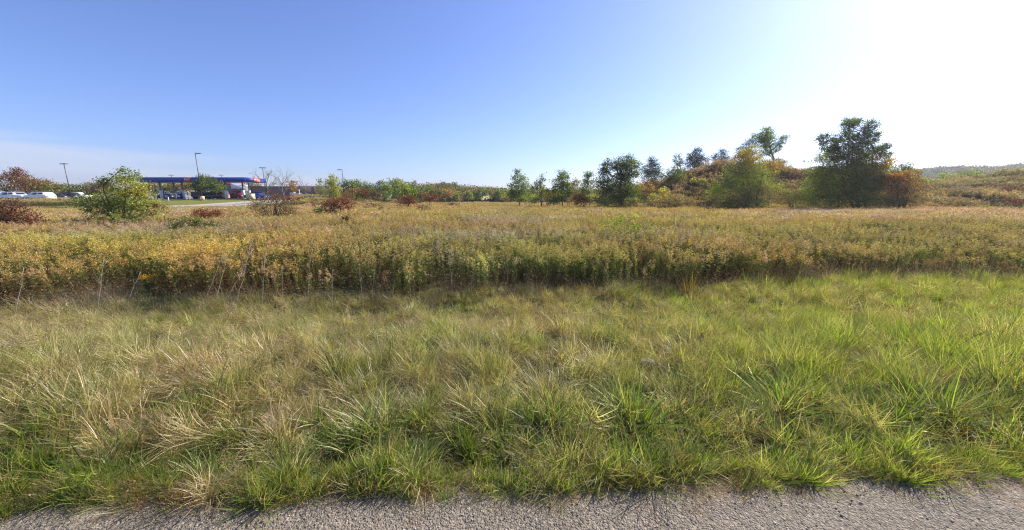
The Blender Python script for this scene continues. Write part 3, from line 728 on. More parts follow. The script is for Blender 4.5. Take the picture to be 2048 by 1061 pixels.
# ------------------------------------------------------------------ trees and shrubs
PAL = {
 'G': [(0.046, 0.068, 0.018), (0.068, 0.088, 0.022), (0.095, 0.11, 0.026)],
 'g': [(0.088, 0.115, 0.026), (0.12, 0.14, 0.03), (0.066, 0.09, 0.022)],
 'y': [(0.17, 0.20, 0.035), (0.23, 0.24, 0.04), (0.12, 0.16, 0.03)],
 'Y': [(0.42, 0.33, 0.05), (0.32, 0.27, 0.045), (0.24, 0.24, 0.045)],
 'O': [(0.38, 0.17, 0.035), (0.40, 0.24, 0.05), (0.27, 0.11, 0.03), (0.22, 0.16, 0.04)],
 'R': [(0.20, 0.045, 0.03), (0.15, 0.04, 0.03), (0.26, 0.07, 0.04), (0.13, 0.075, 0.04)],
 'r': [(0.30, 0.10, 0.05), (0.20, 0.07, 0.04), (0.15, 0.12, 0.04)],
 'P': [(0.15, 0.065, 0.05), (0.11, 0.06, 0.045), (0.14, 0.10, 0.055)],
 'p': [(0.13, 0.17, 0.08), (0.17, 0.20, 0.10), (0.09, 0.13, 0.055)],
 'B': [(0.16, 0.12, 0.06), (0.12, 0.10, 0.05), (0.19, 0.13, 0.07)],
 'N': [(0.035, 0.058, 0.028), (0.05, 0.075, 0.036), (0.028, 0.045, 0.022)],
 'W': [(0.55, 0.50, 0.44), (0.45, 0.40, 0.33)],
}
LEAFK = 1.5
for k_, f_ in (('R', .62), ('r', .72), ('O', .72), ('Y', .75), ('P', .75), ('y', 1.0)):
    PAL[k_] = [tuple(v_ * f_ for v_ in c_) for c_ in PAL[k_]]
def crown_lobe(buf, c, r, key, leaf, rg, dens=1.0, aspect=0.6):
    """leaf clumps on short sprays filling an ellipsoid; r=(rx,ry,rz). Returns the clump centres."""
    A = math.pi * r[0] * r[2]
    N = int(np.clip(dens * 3.0 * A / (0.25 * leaf * leaf), 30, 14000))
    per = 14
    nc = max(6, N // per)
    d = sph(nc, rg); rad = rg.random(nc) ** 0.45
    wob = 0.78 + 0.5 * fbm(d[:, 0] * 2 + c[0] * 3.1 + 20, d[:, 2] * 2 + c[2] * 2.7 + d[:, 1] + 20, 7)
    C = c + d * (rad * wob)[:, None] * np.array(r)
    ns = max(4, nc // 9)                       # sprays that break the outline
    ds = sph(ns, rg) + np.array([0, 0, 0.35]); ds /= np.linalg.norm(ds, axis=1)[:, None]
    k = min(nc, ns * 3); ext = np.tile([0.95, 1.12, 1.28], ns)[:k] * np.repeat(rg.uniform(0.85, 1.12, ns), 3)[:k]
    ext *= 0.92
    C[:k] = c + np.repeat(ds, 3, 0)[:k] * ext[:, None] * np.array(r)
    s = (0.11 * min(r[0], r[2]) + leaf * 0.9)
    P = np.repeat(C, per, 0) + rg.normal(0, 1, (nc * per, 3)) * s * np.array([1, 1, 0.7])
    pal = np.array(PAL[key[0]] if len(key) == 1 else sum([PAL[k] for k in key], []))
    cc = pal[rg.integers(0, len(pal), nc)] * rg.uniform(0.6, 1.6, (nc, 1))
    cl = np.repeat(cc, per, 0) * 0.75 + 0.25 * pal[rg.integers(0, len(pal), nc * per)]
    cl = cl * rg.uniform(0.75, 1.3, (nc * per, 1)) * LEAFK
    D = sph(nc * per, rg) * 0.8 + np.repeat(d, per, 0) * 0.5 + np.array([0, 0, -0.25])
    buf.leaves(P, rg.uniform(0.7, 1.35, nc * per) * leaf, D, cl, aspect, rg=rg)
    return C
def limb(buf, a, b_, r0, r1, rg, n=5, wob=0.06, sides=5, sag=0.0):
    a = np.array(a, float); b_ = np.array(b_, float); s = np.linspace(0, 1, n)[:, None]
    L = np.linalg.norm(b_ - a)
    P = a + (b_ - a) * s + rg.normal(0, wob * L, (n, 3)) * (s * (1 - s) * 4) * 0.5
    P[:, 2] += (s[:, 0] * (1 - s[:, 0])) * sag * L
    buf.tube(P, np.linspace(r0, r1, n), sides)
    return P
def tree(name, label, cat, base, Y, lobes, group=None, leaf=None, dens=1.0, trunk=None, bark=None, needle=False, stems=1, seed=0, yspread=1.0, aspect=0.6):
    """base=(px,py row of the crown foot); lobes=[(px,py,rx,ry,palette[,dy])] measured on the photo, built at real size Y metres away"""
    rg = np.random.default_rng(9000 + seed)
    bx = (base[0] - 1024) / FPX * Y / cp; o = np.array([bx, Y, float(gz(bx, Y))])
    rt = root(name, o); tag(rt, label, cat, group)
    wl_ = []
    for lb in lobes:
        px, py, rx, ry, key = lb[:5]; dy = lb[5] if len(lb) > 5 else rg.normal(0, 0.35) * rx / FPX * Y
        c = np.array(at(px, py, Y + dy)); k = (Y + dy) / FPX / 1.02
        wl_.append((c, (rx * k, rx * k * yspread, ry * k), key))
    top = max(c[2] + r[2] for c, r, _ in wl_); H = max(top - o[2], 0.5)
    lf = leaf if leaf else max(0.075, 2.3 * Y / FPX)
    bt, bc = Buf(), Buf()
    r0 = trunk if trunk else 0.016 * H + 0.01
    cx = np.average([c[0] for c, r, _ in wl_], weights=[r[0] * r[2] for c, r, _ in wl_])
    spine = []
    for s_ in range(stems):
        a = rg.random() * 6.28; off = 0.0 if stems == 1 else 0.18 * H * rg.random()
        tp = np.array([cx + off * math.cos(a) * 2, Y + off * math.sin(a) * 2, o[2] + H * (0.80 if stems == 1 else rg.uniform(0.5, 0.8))])
        bs = o + np.array([off * 0.3 * math.cos(a), off * 0.3 * math.sin(a), -0.15])
        spine.append(limb(bt, bs, tp, r0, r0 * 0.25, rg, 8, 0.03, 7))
    for c, r, key in wl_:
        C = crown_lobe(bc, c, r, key, lf, rg, dens, aspect)
        S_ = spine[rg.integers(0, len(spine))]
        zt = min(max(o[2] + 0.15 * H, c[2] - r[2] * 0.6 - 0.10 * H), o[2] + 0.72 * H)
        p0 = np.array([np.interp(zt, S_[:, 2], S_[:, i]) for i in range(3)])
        L_ = limb(bt, p0, c, r0 * 0.45, r0 * 0.16, rg, 5, 0.10, 5, 0.15)
        for j in rg.choice(len(C), min(len(C), 16), replace=False):
            limb(bt, L_[rg.integers(2, 5)], C[j], r0 * 0.14, r0 * 0.04, rg, 3, 0.1, 3)
    mk("trunk", bt, bark or M_BARK, rt, True, o); mk("crown", bc, M_NEEDLE if needle else M_LEAF, rt, False, o)
    return rt
def bare_tree(name, label, cat, base, top, halfw, Y, group=None, seed=0, r0=0.09, leaves=None, depth=4, upright=0.55):
    rg = np.random.default_rng(9500 + seed)
    bx = (base[0] - 1024) / FPX * Y / cp; o = np.array([bx, Y, float(gz(bx, Y))])
    H = at(top[0], top[1], Y).z - o[2]; Wd = halfw / FPX * Y
    rt = root(name, o); tag(rt, label, cat, group)
    bt, bb, tips = Buf(), Buf(), []
    tx = (top[0] - base[0]) / FPX * Y
    tr = limb(bt, o - np.array([0, 0, 0.1]), o + np.array([tx * 0.6, 0, H * 0.62]), r0, r0 * 0.5, rg, 6, 0.04, 7)
    def grow(p, d, L, r, lv):
        e = p + d * L; limb(bb, p, e, r, r * 0.5, rg, 4, 0.06, 4 if lv < 2 else 3); tips.append(e)
        if lv >= depth: return
        for k in range(3 if lv < 2 else 2):
            nd = d + rg.normal(0, 0.45, 3) + np.array([0, 0, 0.12]); nd /= np.linalg.norm(nd)
            st = p + (e - p) * rg.uniform(0.4, 1.0); grow(st, nd, L * rg.uniform(0.55, 0.8), r * 0.55, lv + 1)
    for k in range(9):
        t = rg.uniform(0.35, 1.0); p = np.array([np.interp(t, np.linspace(0, 1, 6), tr[:, i]) for i in range(3)])
        a = rg.random() * 6.28; d = np.array([math.cos(a) * (1 - upright), math.sin(a) * (1 - upright), upright * rg.uniform(0.7, 1.4)])
        d /= np.linalg.norm(d); L = min(H * 0.32, Wd * 0.9)
        grow(p, d, L, r0 * 0.4, 1)
    mk("trunk", bt, M_BARKG, rt, True, o); mk("branches", bb, M_BARKG, rt, False, o)
    if leaves:
        bl = Buf(); T = np.array(tips); T = T[rg.random(len(T)) < leaves[1]]; per = 5
        P = np.repeat(T, per, 0) + rg.normal(0, 0.12, (len(T) * per, 3)); pal = np.array(PAL[leaves[0]])
        bl.leaves(P, rg.uniform(0.7, 1.3, len(P)) * max(0.06, 1.8 * Y / FPX), sph(len(P), rg), pal[rg.integers(0, len(pal), len(P))] * rg.uniform(0.7, 1.3, (len(P), 1)), 0.6, rg=rg)
        mk("leaves", bl, M_LEAF, rt, False, o)
    return rt

# --- near left
tree("bush", "tall round bush of yellow green and reddish leaves, left of the fuel canopy", "bush", (255, 440), 24,
     [(246, 352, 20, 12, 'yg'), (222, 368, 14, 11, 'g'), (262, 372, 26, 18, 'yY'), (252, 395, 30, 26, 'yY'), (287, 392, 20, 22, 'yY'), (232, 388, 18, 18, 'y'), (190, 402, 28, 15, 'gy'), (205, 418, 28, 13, 'gp'), (246, 418, 30, 16, 'g'),
      (258, 432, 38, 13, 'gy'), (215, 432, 22, 9, 'gB'), (305, 418, 24, 13, 'yr'), (272, 385, 14, 12, 'rY'), (240, 340, 9, 6, 'g'), (210, 358, 7, 6, 'g'), (268, 352, 9, 8, 'yg'), (318, 410, 9, 8, 'r'), (165, 398, 10, 7, 'gp')], leaf=0.10, dens=0.5, stems=5, seed=1)
tree("bush", "dark red and purple leaved bush cut by the left edge of the picture", "bush", (25, 455), 20,
     [(15, 430, 30, 22, 'PR'), (45, 438, 30, 14, 'RP'), (5, 415, 25, 14, 'P'), (62, 443, 18, 9, 'R'), (-20, 430, 30, 22, 'PB'), (35, 408, 12, 8, 'P')], leaf=0.085, dens=0.55, stems=6, seed=2)
tree("shrub", "low crimson shrub rising from goldenrod below the twin-base lamp", "shrub", (415, 445), 26,
     [(398, 431, 14, 8, 'R'), (418, 427, 20, 8, 'R'), (436, 438, 12, 6, 'RP'), (415, 440, 22, 6, 'PB')], leaf=0.08, dens=1.0, stems=5, seed=3)
tree("shrub", "dark green low bramble hollow among goldenrod, in front of the crimson shrub", "bramble", (380, 468), 17.5,
     [(352, 450, 13, 10, 'G'), (375, 447, 15, 9, 'GB'), (400, 450, 13, 9, 'G'), (424, 453, 13, 8, 'GB')], leaf=0.07, dens=1.0, stems=6, seed=4)
tree("shrub", "wide half bare shrub with brown red leaves under the leafless trees", "shrub", (553, 438), 29,
     [(545, 395, 22, 9, 'RP'), (550, 412, 38, 18, 'PB'), (525, 418, 22, 16, 'B'), (578, 415, 20, 18, 'B'), (575, 428, 22, 9, 'RP'), (588, 400, 12, 8, 'R')], leaf=0.09, dens=0.34, stems=12, seed=5)
tree("shrub", "dense dark crimson shrub, largest of the red ones in open field", "shrub", (680, 428), 33,
     [(668, 404, 18, 8, 'R'), (690, 408, 20, 12, 'R'), (660, 414, 14, 10, 'RP'), (665, 423, 9, 6, 'R'), (640, 420, 12, 8, 'g')], leaf=0.10, dens=0.8, stems=6, seed=6)
tree("shrub", "small round crimson shrub midway along the row of yellow green trees", "shrub", (813, 413), 48,
     [(812, 397, 14, 6, 'R'), (810, 404, 17, 8, 'RP'), (824, 403, 9, 6, 'R')], leaf=0.13, dens=0.7, stems=5, seed=7)
tree("shrub", "small dark red shrub farthest right of the field's red shrubs", "shrub", (864, 403), 62,
     [(864, 395, 14, 7, 'R'), (856, 398, 10, 5, 'RP')], leaf=0.16, dens=0.8, stems=4, seed=8)
for i, (px, py, w_, Yd, lb) in enumerate([(693, 438, 10, 22, "tiny dark red sapling amid goldenrod just below the large crimson shrub"),
                                       (752, 412, 22, 40, "low loose patch of red brown leaves between two crimson shrubs"),
                                       (850, 416, 14, 38, "low dark red patch below the farthest right red shrub"),
                                       (632, 408, 12, 42, "low dull red patch left of the large crimson shrub"),
                                       (905, 409, 18, 55, "faint rusty patch in weeds below the small far trees")]):
    tree("shrub", lb, "shrub", (px, py + 6), Yd, [(px - w_ * .4, py, w_ * .5, 5, 'RP'), (px + w_ * .4, py + 1, w_ * .5, 5, 'PB')], leaf=0.1, dens=0.45, stems=4, seed=20 + i)
tree("shrub", "leafy yellow green thicket standing taller than the goldenrod right of centre", "shrub", (1250, 470), 14.5,
     [(1215, 450, 20, 14, 'y'), (1245, 452, 22, 16, 'y'), (1240, 432, 7, 8, 'y'), (1268, 436, 7, 8, 'yY'), (1285, 452, 24, 14, 'yg'), (1262, 466, 40, 14, 'yg')], leaf=0.06, dens=0.22, stems=14, seed=9, trunk=0.012)
bare_tree("shrub", "clump of leafless dark twigs among weeds in front of the mound", "shrub", (1345, 470), (1345, 420), 45, 17, seed=3, r0=0.02, depth=3, upright=0.7)

# --- far left, behind the car park
tree("tree", "rust red spiky crowned tree above the white cars at left edge", "tree", (35, 395), 84, [(35, 345, 10, 9, 'R'), (28, 358, 22, 11, 'rP'), (45, 362, 20, 12, 'r'), (20, 375, 30, 12, 'rg'), (55, 378, 25, 12, 'rB')], dens=0.8, seed=30)
tree("tree", "bronze leaved tree behind the white estate car", "tree", (85, 395), 86, [(80, 368, 20, 9, 'rB'), (88, 380, 24, 11, 'gB')], seed=31)
tree("tree", "olive tree between bronze tree and leaning lamp post", "tree", (112, 395), 90, [(103, 374, 18, 9, 'Bg'), (118, 382, 22, 9, 'gB')], seed=32)
tree("tree", "low green tree behind foot of the leaning lamp post", "tree", (140, 395), 92, [(135, 380, 16, 8, 'g'), (148, 386, 14, 6, 'G')], seed=33)
tree("tree", "dark blue green tree right of the leaning lamp post", "tree", (165, 395), 96, [(160, 376, 12, 6, 'GN'), (172, 384, 18, 9, 'Gg')], seed=34)
tree("tree", "dull brown green tree seen over the top left of the yellow bush", "tree", (190, 395), 94, [(187, 372, 15, 8, 'gB'), (195, 382, 20, 10, 'B')], seed=35)
tree("tree", "plum brown tree touching the left side of the yellow bush", "tree", (210, 395), 92, [(208, 370, 13, 8, 'P'), (213, 382, 16, 12, 'PB')], seed=36)
for i, (px, py, rx_, k, lb) in enumerate([(292, 372, 16, 'P', "mauve brown tree behind left end of the fuel canopy"), (316, 371, 13, 'B', "brownish tree seen below the canopy between bush and first column"),
        (337, 372, 13, 'yg', "yellow green tree seen under the canopy beyond its first pump"), (355, 371, 12, 'gO', "green and orange tree seen under the canopy past the grey sign"), (375, 370, 14, 'yO', "golden tree seen below the canopy left of the dark round tree")]):
    tree("tree", lb, "tree", (px, 396), 128, [(px - 3, py, rx_, 6, k), (px + 4, py + 10, rx_, 9, k)], seed=40 + i)
tree("tree", "round dark green tree in front of the fuel canopy, behind the tall lamp", "tree", (415, 396), 83,
     [(412, 362, 15, 9, 'G'), (400, 371, 15, 10, 'GN'), (425, 370, 17, 11, 'G'), (413, 375, 26, 8, 'GN'), (437, 377, 13, 5, 'g'), (395, 375, 10, 6, 'G')], leaf=0.22, dens=1.0, seed=46)
for i, (px, ty, hw, Yd, lv, lb) in enumerate([(553, 345, 26, 74, ('y', 0.10), "leafless tree with thin upward twigs, left of the taller leafless one"),
        (583, 338, 34, 72, ('O', 0.03), "tallest leafless grey tree, wide spread, before the long brick building"),
        (626, 356, 18, 90, None, "small leafless tree showing above the brick parapet"),
        (688, 352, 22, 96, None, "faint leafless tree behind the middle lamp post")]):
    bare_tree("tree", lb, "tree", (px, 397), (px, ty), hw, Yd, seed=10 + i, r0=0.13, leaves=lv)
tree("tree", "small orange leaved tree beside the tallest leafless tree", "tree", (584, 396), 88, [(584, 368, 11, 7, 'O'), (584, 376, 10, 6, 'OB')], dens=0.8, seed=50)
tree("tree", "small olive crown rising above the brick building's left parapet", "tree", (505, 396), 128, [(500, 372, 12, 5, 'B'), (515, 370, 10, 4, 'Bg')], dens=0.7, seed=51)
tree("tree", "pale olive see-through tree left of the bright yellow one", "tree", (648, 396), 84, [(642, 368, 10, 8, 'yB'), (655, 371, 10, 10, 'pB'), (648, 383, 15, 9, 'Bp'), (637, 384, 8, 8, 'Y')], dens=0.40, seed=52)
tree("tree", "narrow bright yellow tree by the right end of the brick building", "tree", (668, 396), 80, [(666, 359, 7, 8, 'Yy'), (663, 367, 9, 6, 'y'), (670, 375, 11, 10, 'Yy'), (668, 387, 13, 9, 'Yy')], dens=0.95, seed=53)
rows = [(693, 378, 10, 14, 'Gg', "dark green tree directly behind the middle lamp post"), (706, 372, 9, 10, 'yG', "yellow green tree just right of the middle lamp post"),
        (720, 372, 12, 10, 'G', "broad dark green tree, highest of the left tree row"), (735, 376, 9, 9, 'g', "mid green tree right of the broad dark one"),
        (746, 378, 8, 9, 'yg', "lighter green tree in the middle of the tree row"), (760, 374, 12, 10, 'gG', "dark topped tree left of the thin lamp behind the row"),
        (775, 376, 9, 10, 'Gy', "two toned green tree under the thin lamp"), (789, 372, 9, 14, 'gp', "tall grey green tree right of the thin lamp"),
        (800, 371, 10, 14, 'Yy', "tall yellow topped tree in the tree row"), (815, 377, 12, 12, 'y', "pale yellow green willow like tree"),
        (828, 378, 9, 12, 'gG', "dark pointed tree at the right end of the tree row"), (840, 386, 10, 8, 'g', "short green tree stepping down from the tree row")]
for i, (px, py, rx_, ry_, k, lb) in enumerate(rows):
    tree("tree", lb, "tree", (px, 399), 92 + (i % 3) * 3, [(px, py, rx_, ry_, k), (px + 1, py + 12, rx_ * 1.15, 10, k)], group="trees in the row behind the field", seed=60 + i)
for i, (px, py, rx_, ry_, k, lb) in enumerate([(715, 385, 16, 7, 'rB', "dull red bush at foot of the broad dark tree"), (733, 386, 13, 8, 'RP', "crimson purple bush under the mid green tree"), (750, 388, 12, 7, 'P', "grey plum bush before the tree row's middle"),
        (697, 391, 12, 5, 'RP', "low maroon bush beside the middle lamp post foot"), (774, 392, 9, 7, 'g', "round dark green bush before the two toned tree"), (720, 392, 13, 5, 'y', "low yellow green bush in front of the red bushes"), (843, 393, 10, 5, 'P', "plum coloured bush under the short green tree")]):
    tree("bush", lb, "bush", (px, 400), 84, [(px, py, rx_, ry_, k)], stems=4, seed=80 + i, dens=0.9)
for i, (px, py, rx_, ry_, Yd, k, lb) in enumerate([(858, 380, 6, 7, 120, 'g', "small green tree left of the dark pair"), (862, 384, 7, 7, 105, 'Gg', "left one of the small dark tree pair at the ridge's foot"), (882, 383, 6, 7, 105, 'Gg', "right one of the small dark tree pair at the ridge's foot"),
        (896, 386, 9, 7, 120, 'O', "orange tree between the dark pair and the low ridge"), (914, 390, 8, 5, 125, 'gy', "low green bush under the ridge crest"), (890, 392, 8, 4, 100, 'P', "purplish bush between the small trees and weeds"),
        (957, 388, 6, 7, 130, 'G', "dark oval tree left of the white shrub"), (972, 387, 6, 6, 135, 'gG', "dark and yellow tree just above the white shrub"), (999, 388, 7, 8, 125, 'g', "pointed green tree right of the white shrub"),
        (1011, 393, 6, 5, 120, 'y', "small yellow green bush left of the grey green poplar"), (1013, 397, 7, 3, 110, 'RO', "low rusty bush at left foot of the poplar"), (940, 392, 6, 5, 120, 'gy', "little bush midway between the orange tree and dark oval tree")]):
    tree("tree" if ry_ > 5 else "bush", lb, "tree" if ry_ > 5 else "bush", (px, 400), Yd, [(px, py, rx_, ry_, k), (px, py + ry_ * .6, rx_ * 1.1, ry_ * .6, k)], seed=100 + i)
tree("shrub", "rounded whitish flowering shrub far off at the field's end", "shrub", (970, 400), 105, [(970, 395, 6.5, 3, 'W')], seed=120, stems=3)

# --- centre group
tree("tree", "grey green conical poplar, leftmost of the centre trees", "tree", (1038, 404), 60, [(1034, 350, 7, 9, 'p'), (1036, 362, 13, 11, 'p'), (1026, 378, 10, 13, 'pg'), (1047, 371, 11, 16, 'p'), (1037, 386, 20, 13, 'pg'), (1024, 392, 8, 8, 'g')], dens=0.75, seed=230)
tree("tree", "slim green tree with bare lower trunk right of the poplar", "tree", (1082, 406), 58, [(1082, 358, 6, 9, 'g'), (1080, 371, 12, 10, 'g'), (1084, 384, 15, 10, 'gy'), (1072, 376, 7, 7, 'g')], dens=0.6, seed=131, trunk=0.16)
tree("tree", "full green tree with rounded top, middle of the centre trees", "tree", (1123, 408), 57, [(1124, 352, 12, 9, 'g'), (1121, 365, 16, 12, 'gG'), (1123, 380, 20, 14, 'g'), (1120, 394, 20, 10, 'gy'), (1137, 378, 9, 12, 'g')], dens=0.9, seed=132)
bare_tree("tree", "spindly leafless sapling poking up between two centre trees", "tree", (1103, 406), (1103, 334), 9, 58, seed=21, r0=0.06, leaves=('B', 0.10), depth=2, upright=0.85)
tree("tree", "small dark green tree left of the big dark tree", "tree", (1176, 406), 60, [(1176, 352, 8, 7, 'g'), (1176, 365, 12, 12, 'gG'), (1171, 380, 16, 11, 'g')], dens=0.85, seed=133)
tree("bush", "bright orange red round bush at foot of the small dark tree", "bush", (1160, 410), 52, [(1160, 395, 14, 7, 'OR'), (1160, 402, 18, 8, 'OR')], dens=1.1, stems=5, seed=134)
tree("tree", "big dark green tree with rounded clumps and a gap of sky", "tree", (1236, 412), 54,
     [(1250, 327, 24, 12, 'G'), (1222, 332, 16, 10, 'G'), (1208, 345, 11, 9, 'G'), (1262, 343, 17, 18, 'Gg'), (1243, 352, 14, 14, 'G'), (1205, 368, 15, 14, 'G'), (1240, 370, 32, 18, 'Gg'), (1232, 392, 34, 17, 'G'), (1262, 385, 18, 16, 'Gg')], dens=1.1, seed=135, trunk=0.25)
for i, (px, py, rx_, ry_, Yd, k, lb) in enumerate([(1068, 402, 14, 6, 57, 'yB', "low olive bush between the poplar and the slim tree"), (1104, 402, 14, 7, 56, 'gB', "low green brush between slim and full green trees"), (1143, 402, 12, 7, 56, 'gB', "low dark brush right of the full green tree's foot"), (1205, 404, 22, 7, 52, 'yB', "low olive brush at left foot of the big dark tree"), (1270, 404, 22, 7, 52, 'gB', "low dark olive brush at right foot of the big dark tree"), (1052, 396, 24, 7, 62, 'y', "low yellow green mounded bush at right foot of the poplar"), (1094, 389, 10, 10, 60, 'OB', "amber bush between slim tree and full green tree"), (1190, 398, 22, 8, 57, 'yB', "olive bush between small dark tree and big dark tree"),
        (1150, 376, 12, 14, 72, 'B', "brown bush on the slope's end seen between two centre trees"), (1288, 385, 16, 18, 57, 'OB', "orange tinged bush right of the big dark tree"), (1300, 368, 10, 10, 60, 'rB', "rusty bush on the mound's left shoulder"),
        (1328, 384, 14, 6, 53, 'Y', "bright yellow small bush low on the mound"), (1310, 395, 9, 5, 51, 'Yy', "yellow green small bush below the bright yellow one"), (1352, 400, 20, 7, 51, 'B', "brown green brush at the mound's left foot"),
        (1395, 362, 12, 5, 58, 'y', "yellow green low patch halfway up the mound")]):
    tree("bush", lb, "bush", (px, 405), Yd, [(px, py, rx_, ry_, k)], stems=4, seed=140 + i, dens=0.85)

# --- on the mound
tree("pine", "dark bushy conifer standing left on the mound's shoulder", "tree", (1303, 378), 64, [(1304, 326, 8, 9, 'N'), (1303, 340, 17, 13, 'N'), (1306, 356, 19, 14, 'NG')], needle=True, aspect=0.35, dens=1.6, seed=160)
tree("tree", "narrow twin topped young poplar on the mound", "tree", (1354, 350), 63, [(1353, 322, 5, 12, 'g'), (1362, 327, 3.5, 10, 'g'), (1356, 338, 8, 10, 'gp')], dens=0.8, seed=161)
tree("bush", "dark green shrub below the narrow young poplar", "bush", (1347, 375), 61, [(1345, 352, 17, 12, 'Gg'), (1350, 365, 18, 10, 'gB')], stems=4, seed=162)
tree("pine", "dark broad conifer silhouetted on the mound's crest", "tree", (1392, 336), 68, [(1393, 303, 7, 6, 'N'), (1390, 313, 14, 7, 'N'), (1393, 322, 20, 7, 'N'), (1390, 331, 18, 6, 'N')], needle=True, aspect=0.4, dens=1.7, seed=163)
tree("pine", "smaller paler conifer right of the dark broad one", "tree", (1445, 327), 70, [(1446, 306, 8, 6, 'Np'), (1443, 315, 16, 7, 'N'), (1446, 323, 14, 5, 'N')], needle=True, aspect=0.35, dens=1.5, seed=164)
tree("pine", "conifer half hidden behind the yellow topped tree", "tree", (1495, 335), 70, [(1500, 289, 9, 9, 'N'), (1483, 302, 9, 9, 'N'), (1493, 312, 16, 10, 'N')], needle=True, aspect=0.35, dens=1.5, seed=165)
tree("tree", "open airy tree with spreading bare limbs, tallest on the crest", "tree", (1529, 335), 66,
     [(1532, 263, 10, 7, 'p'), (1524, 274, 12, 8, 'py'), (1537, 279, 10, 8, 'p'), (1512, 274, 6, 5, 'p'), (1566, 280, 8, 5, 'p'), (1560, 289, 9, 5, 'p'), (1553, 298, 12, 4, 'py'), (1543, 306, 13, 5, 'py'), (1526, 292, 10, 9, 'p'), (1527, 305, 9, 9, 'py'), (1534, 271, 13, 10, 'py'), (1518, 283, 8, 7, 'p'), (1540, 292, 9, 7, 'p'), (1571, 276, 5, 4, 'p'), (1562, 323, 14, 3, 'g')],
     dens=0.75, seed=166, trunk=0.22, bark=M_BARKG)
tree("tree", "large yellow topped bushy tree at foot of the mound", "tree", (1488, 418), 50,
     [(1500, 303, 15, 10, 'Y'), (1493, 318, 24, 13, 'YO'), (1508, 330, 20, 14, 'Yg'), (1484, 346, 32, 18, 'yB'), (1512, 356, 30, 17, 'yg'), (1455, 372, 28, 16, 'yg'), (1530, 378, 26, 15, 'yB'), (1480, 388, 42, 16, 'gB'), (1480, 408, 48, 12, 'G'), (1432, 385, 16, 8, 'y')], dens=0.75, stems=5, seed=167, trunk=0.12)
tree("bush", "orange leaved bush right of the yellow topped tree", "bush", (1541, 350), 56, [(1535, 330, 20, 8, 'O'), (1550, 338, 18, 7, 'OB')], stems=4, seed=168, dens=0.7)
tree("tree", "largest dark tree with upswept ragged limbs at right", "tree", (1702, 416), 49,
     [(1700, 247, 13, 9, 'Gg'), (1706, 243, 10, 6, 'g'), (1697, 262, 9, 8, 'Gg'), (1695, 277, 14, 9, 'G'), (1743, 250, 11, 8, 'Gg'), (1734, 264, 11, 9, 'G'), (1724, 281, 13, 10, 'Gg'), (1752, 272, 8, 7, 'G'), (1744, 284, 8, 6, 'G'), (1707, 296, 24, 12, 'G'),
      (1645, 274, 8, 8, 'G'), (1649, 287, 6, 8, 'G'), (1655, 300, 8, 8, 'Gg'), (1672, 281, 7, 12, 'g'), (1671, 298, 10, 9, 'Gg'), (1762, 294, 12, 6, 'G'), (1750, 304, 16, 9, 'G'), (1768, 310, 10, 6, 'Gg'),
      (1660, 316, 22, 13, 'gy'), (1700, 318, 30, 16, 'G'), (1748, 326, 26, 13, 'OY'), (1765, 338, 20, 9, 'Yg'), (1735, 345, 28, 14, 'gO'), (1690, 345, 40, 18, 'Gg'), (1645, 350, 24, 18, 'yg'), (1640, 378, 32, 18, 'gy'), (1695, 375, 42, 20, 'gG'), (1740, 370, 26, 16, 'Gg'), (1680, 400, 66, 14, 'G')],
     dens=1.2, seed=170, trunk=0.13, stems=5)
tree("bush", "wide red and orange bush against right side of the largest tree", "bush", (1780, 414), 47,
     [(1790, 352, 26, 8, 'rO'), (1765, 362, 26, 10, 'rR'), (1810, 360, 20, 9, 'rO'), (1785, 375, 40, 16, 'RB'), (1775, 396, 46, 13, 'PB'), (1815, 378, 18, 12, 'rB'), (1805, 402, 36, 9, 'PB'), (1755, 405, 40, 9, 'BG')], dens=0.85, stems=7, seed=171)
tree("tree", "little dark tree peeping over right end of the red bush", "tree", (1808, 372), 58, [(1812, 332, 10, 5, 'G'), (1804, 340, 12, 7, 'G'), (1812, 347, 8, 5, 'g')], dens=0.7, seed=172)
for i, (px, py, rx_, ry_, Yd, k, lb) in enumerate([(1848, 362, 16, 6, 60, 'yB', "olive bush on bank right of the red bush"), (1890, 354, 20, 7, 80, 'y', "yellow green thicket below the far wooded ridge"), (1938, 349, 22, 9, 84, 'yg', "green thicket, highest before the wooded ridge"), (1965, 358, 16, 7, 76, 'gy', "smaller green thicket right of the highest one"),
        (2020, 357, 34, 10, 74, 'rB', "russet brown thicket near right edge on the bank"), (2030, 378, 16, 6, 56, 'RP', "plum red bush on the bank at right edge"), (2038, 402, 24, 5, 45, 'R', "low bright crimson bush at the right edge"), (1832, 343, 14, 5, 70, 'yO', "yellowish bush between red bush and wooded ridge"),
        (1580, 322, 24, 4, 66, 'gB', "thin row of tall seeding weeds on the crest"), (1618, 338, 12, 3, 62, 'g', "flat green bush on crest left of the largest tree"), (1420, 402, 14, 9, 49, 'gB', "dull green bush at foot of mound left of yellow topped tree"), (1580, 392, 22, 12, 50, 'gB', "olive bush in the gap between the two large trees")]):
    tree("bush", lb, "bush", (px, 410), Yd, [(px - rx_ * .35, py, rx_ * .65, ry_, k), (px + rx_ * .35, py + 2, rx_ * .65, ry_ * .9, k)], stems=5, seed=180 + i, dens=0.6 if ry_ > 4 else 0.2)
b = Buf(); a_ = np.array(at(1902, 373, 60)); c_ = np.array(at(1992, 384, 57)); rg = np.random.default_rng(5)
limb(b, a_, c_, 0.06, 0.17, rg, 8, 0.015, 7); limb(b, a_ * 0.7 + c_ * 0.3, a_ * 0.75 + c_ * 0.25 + np.array([0.4, 0, 0.9]), 0.05, 0.03, rg, 4, 0.05, 5)
for o_ in (a_, c_): o_[2] = o_[2]
tag(mk("log", b, solid("bleached_wood", (0.42, 0.37, 0.31), 0.8, noise=0.3, scale=8), smooth=True), "bleached fallen log with a broken branch lying on the right bank", "log")

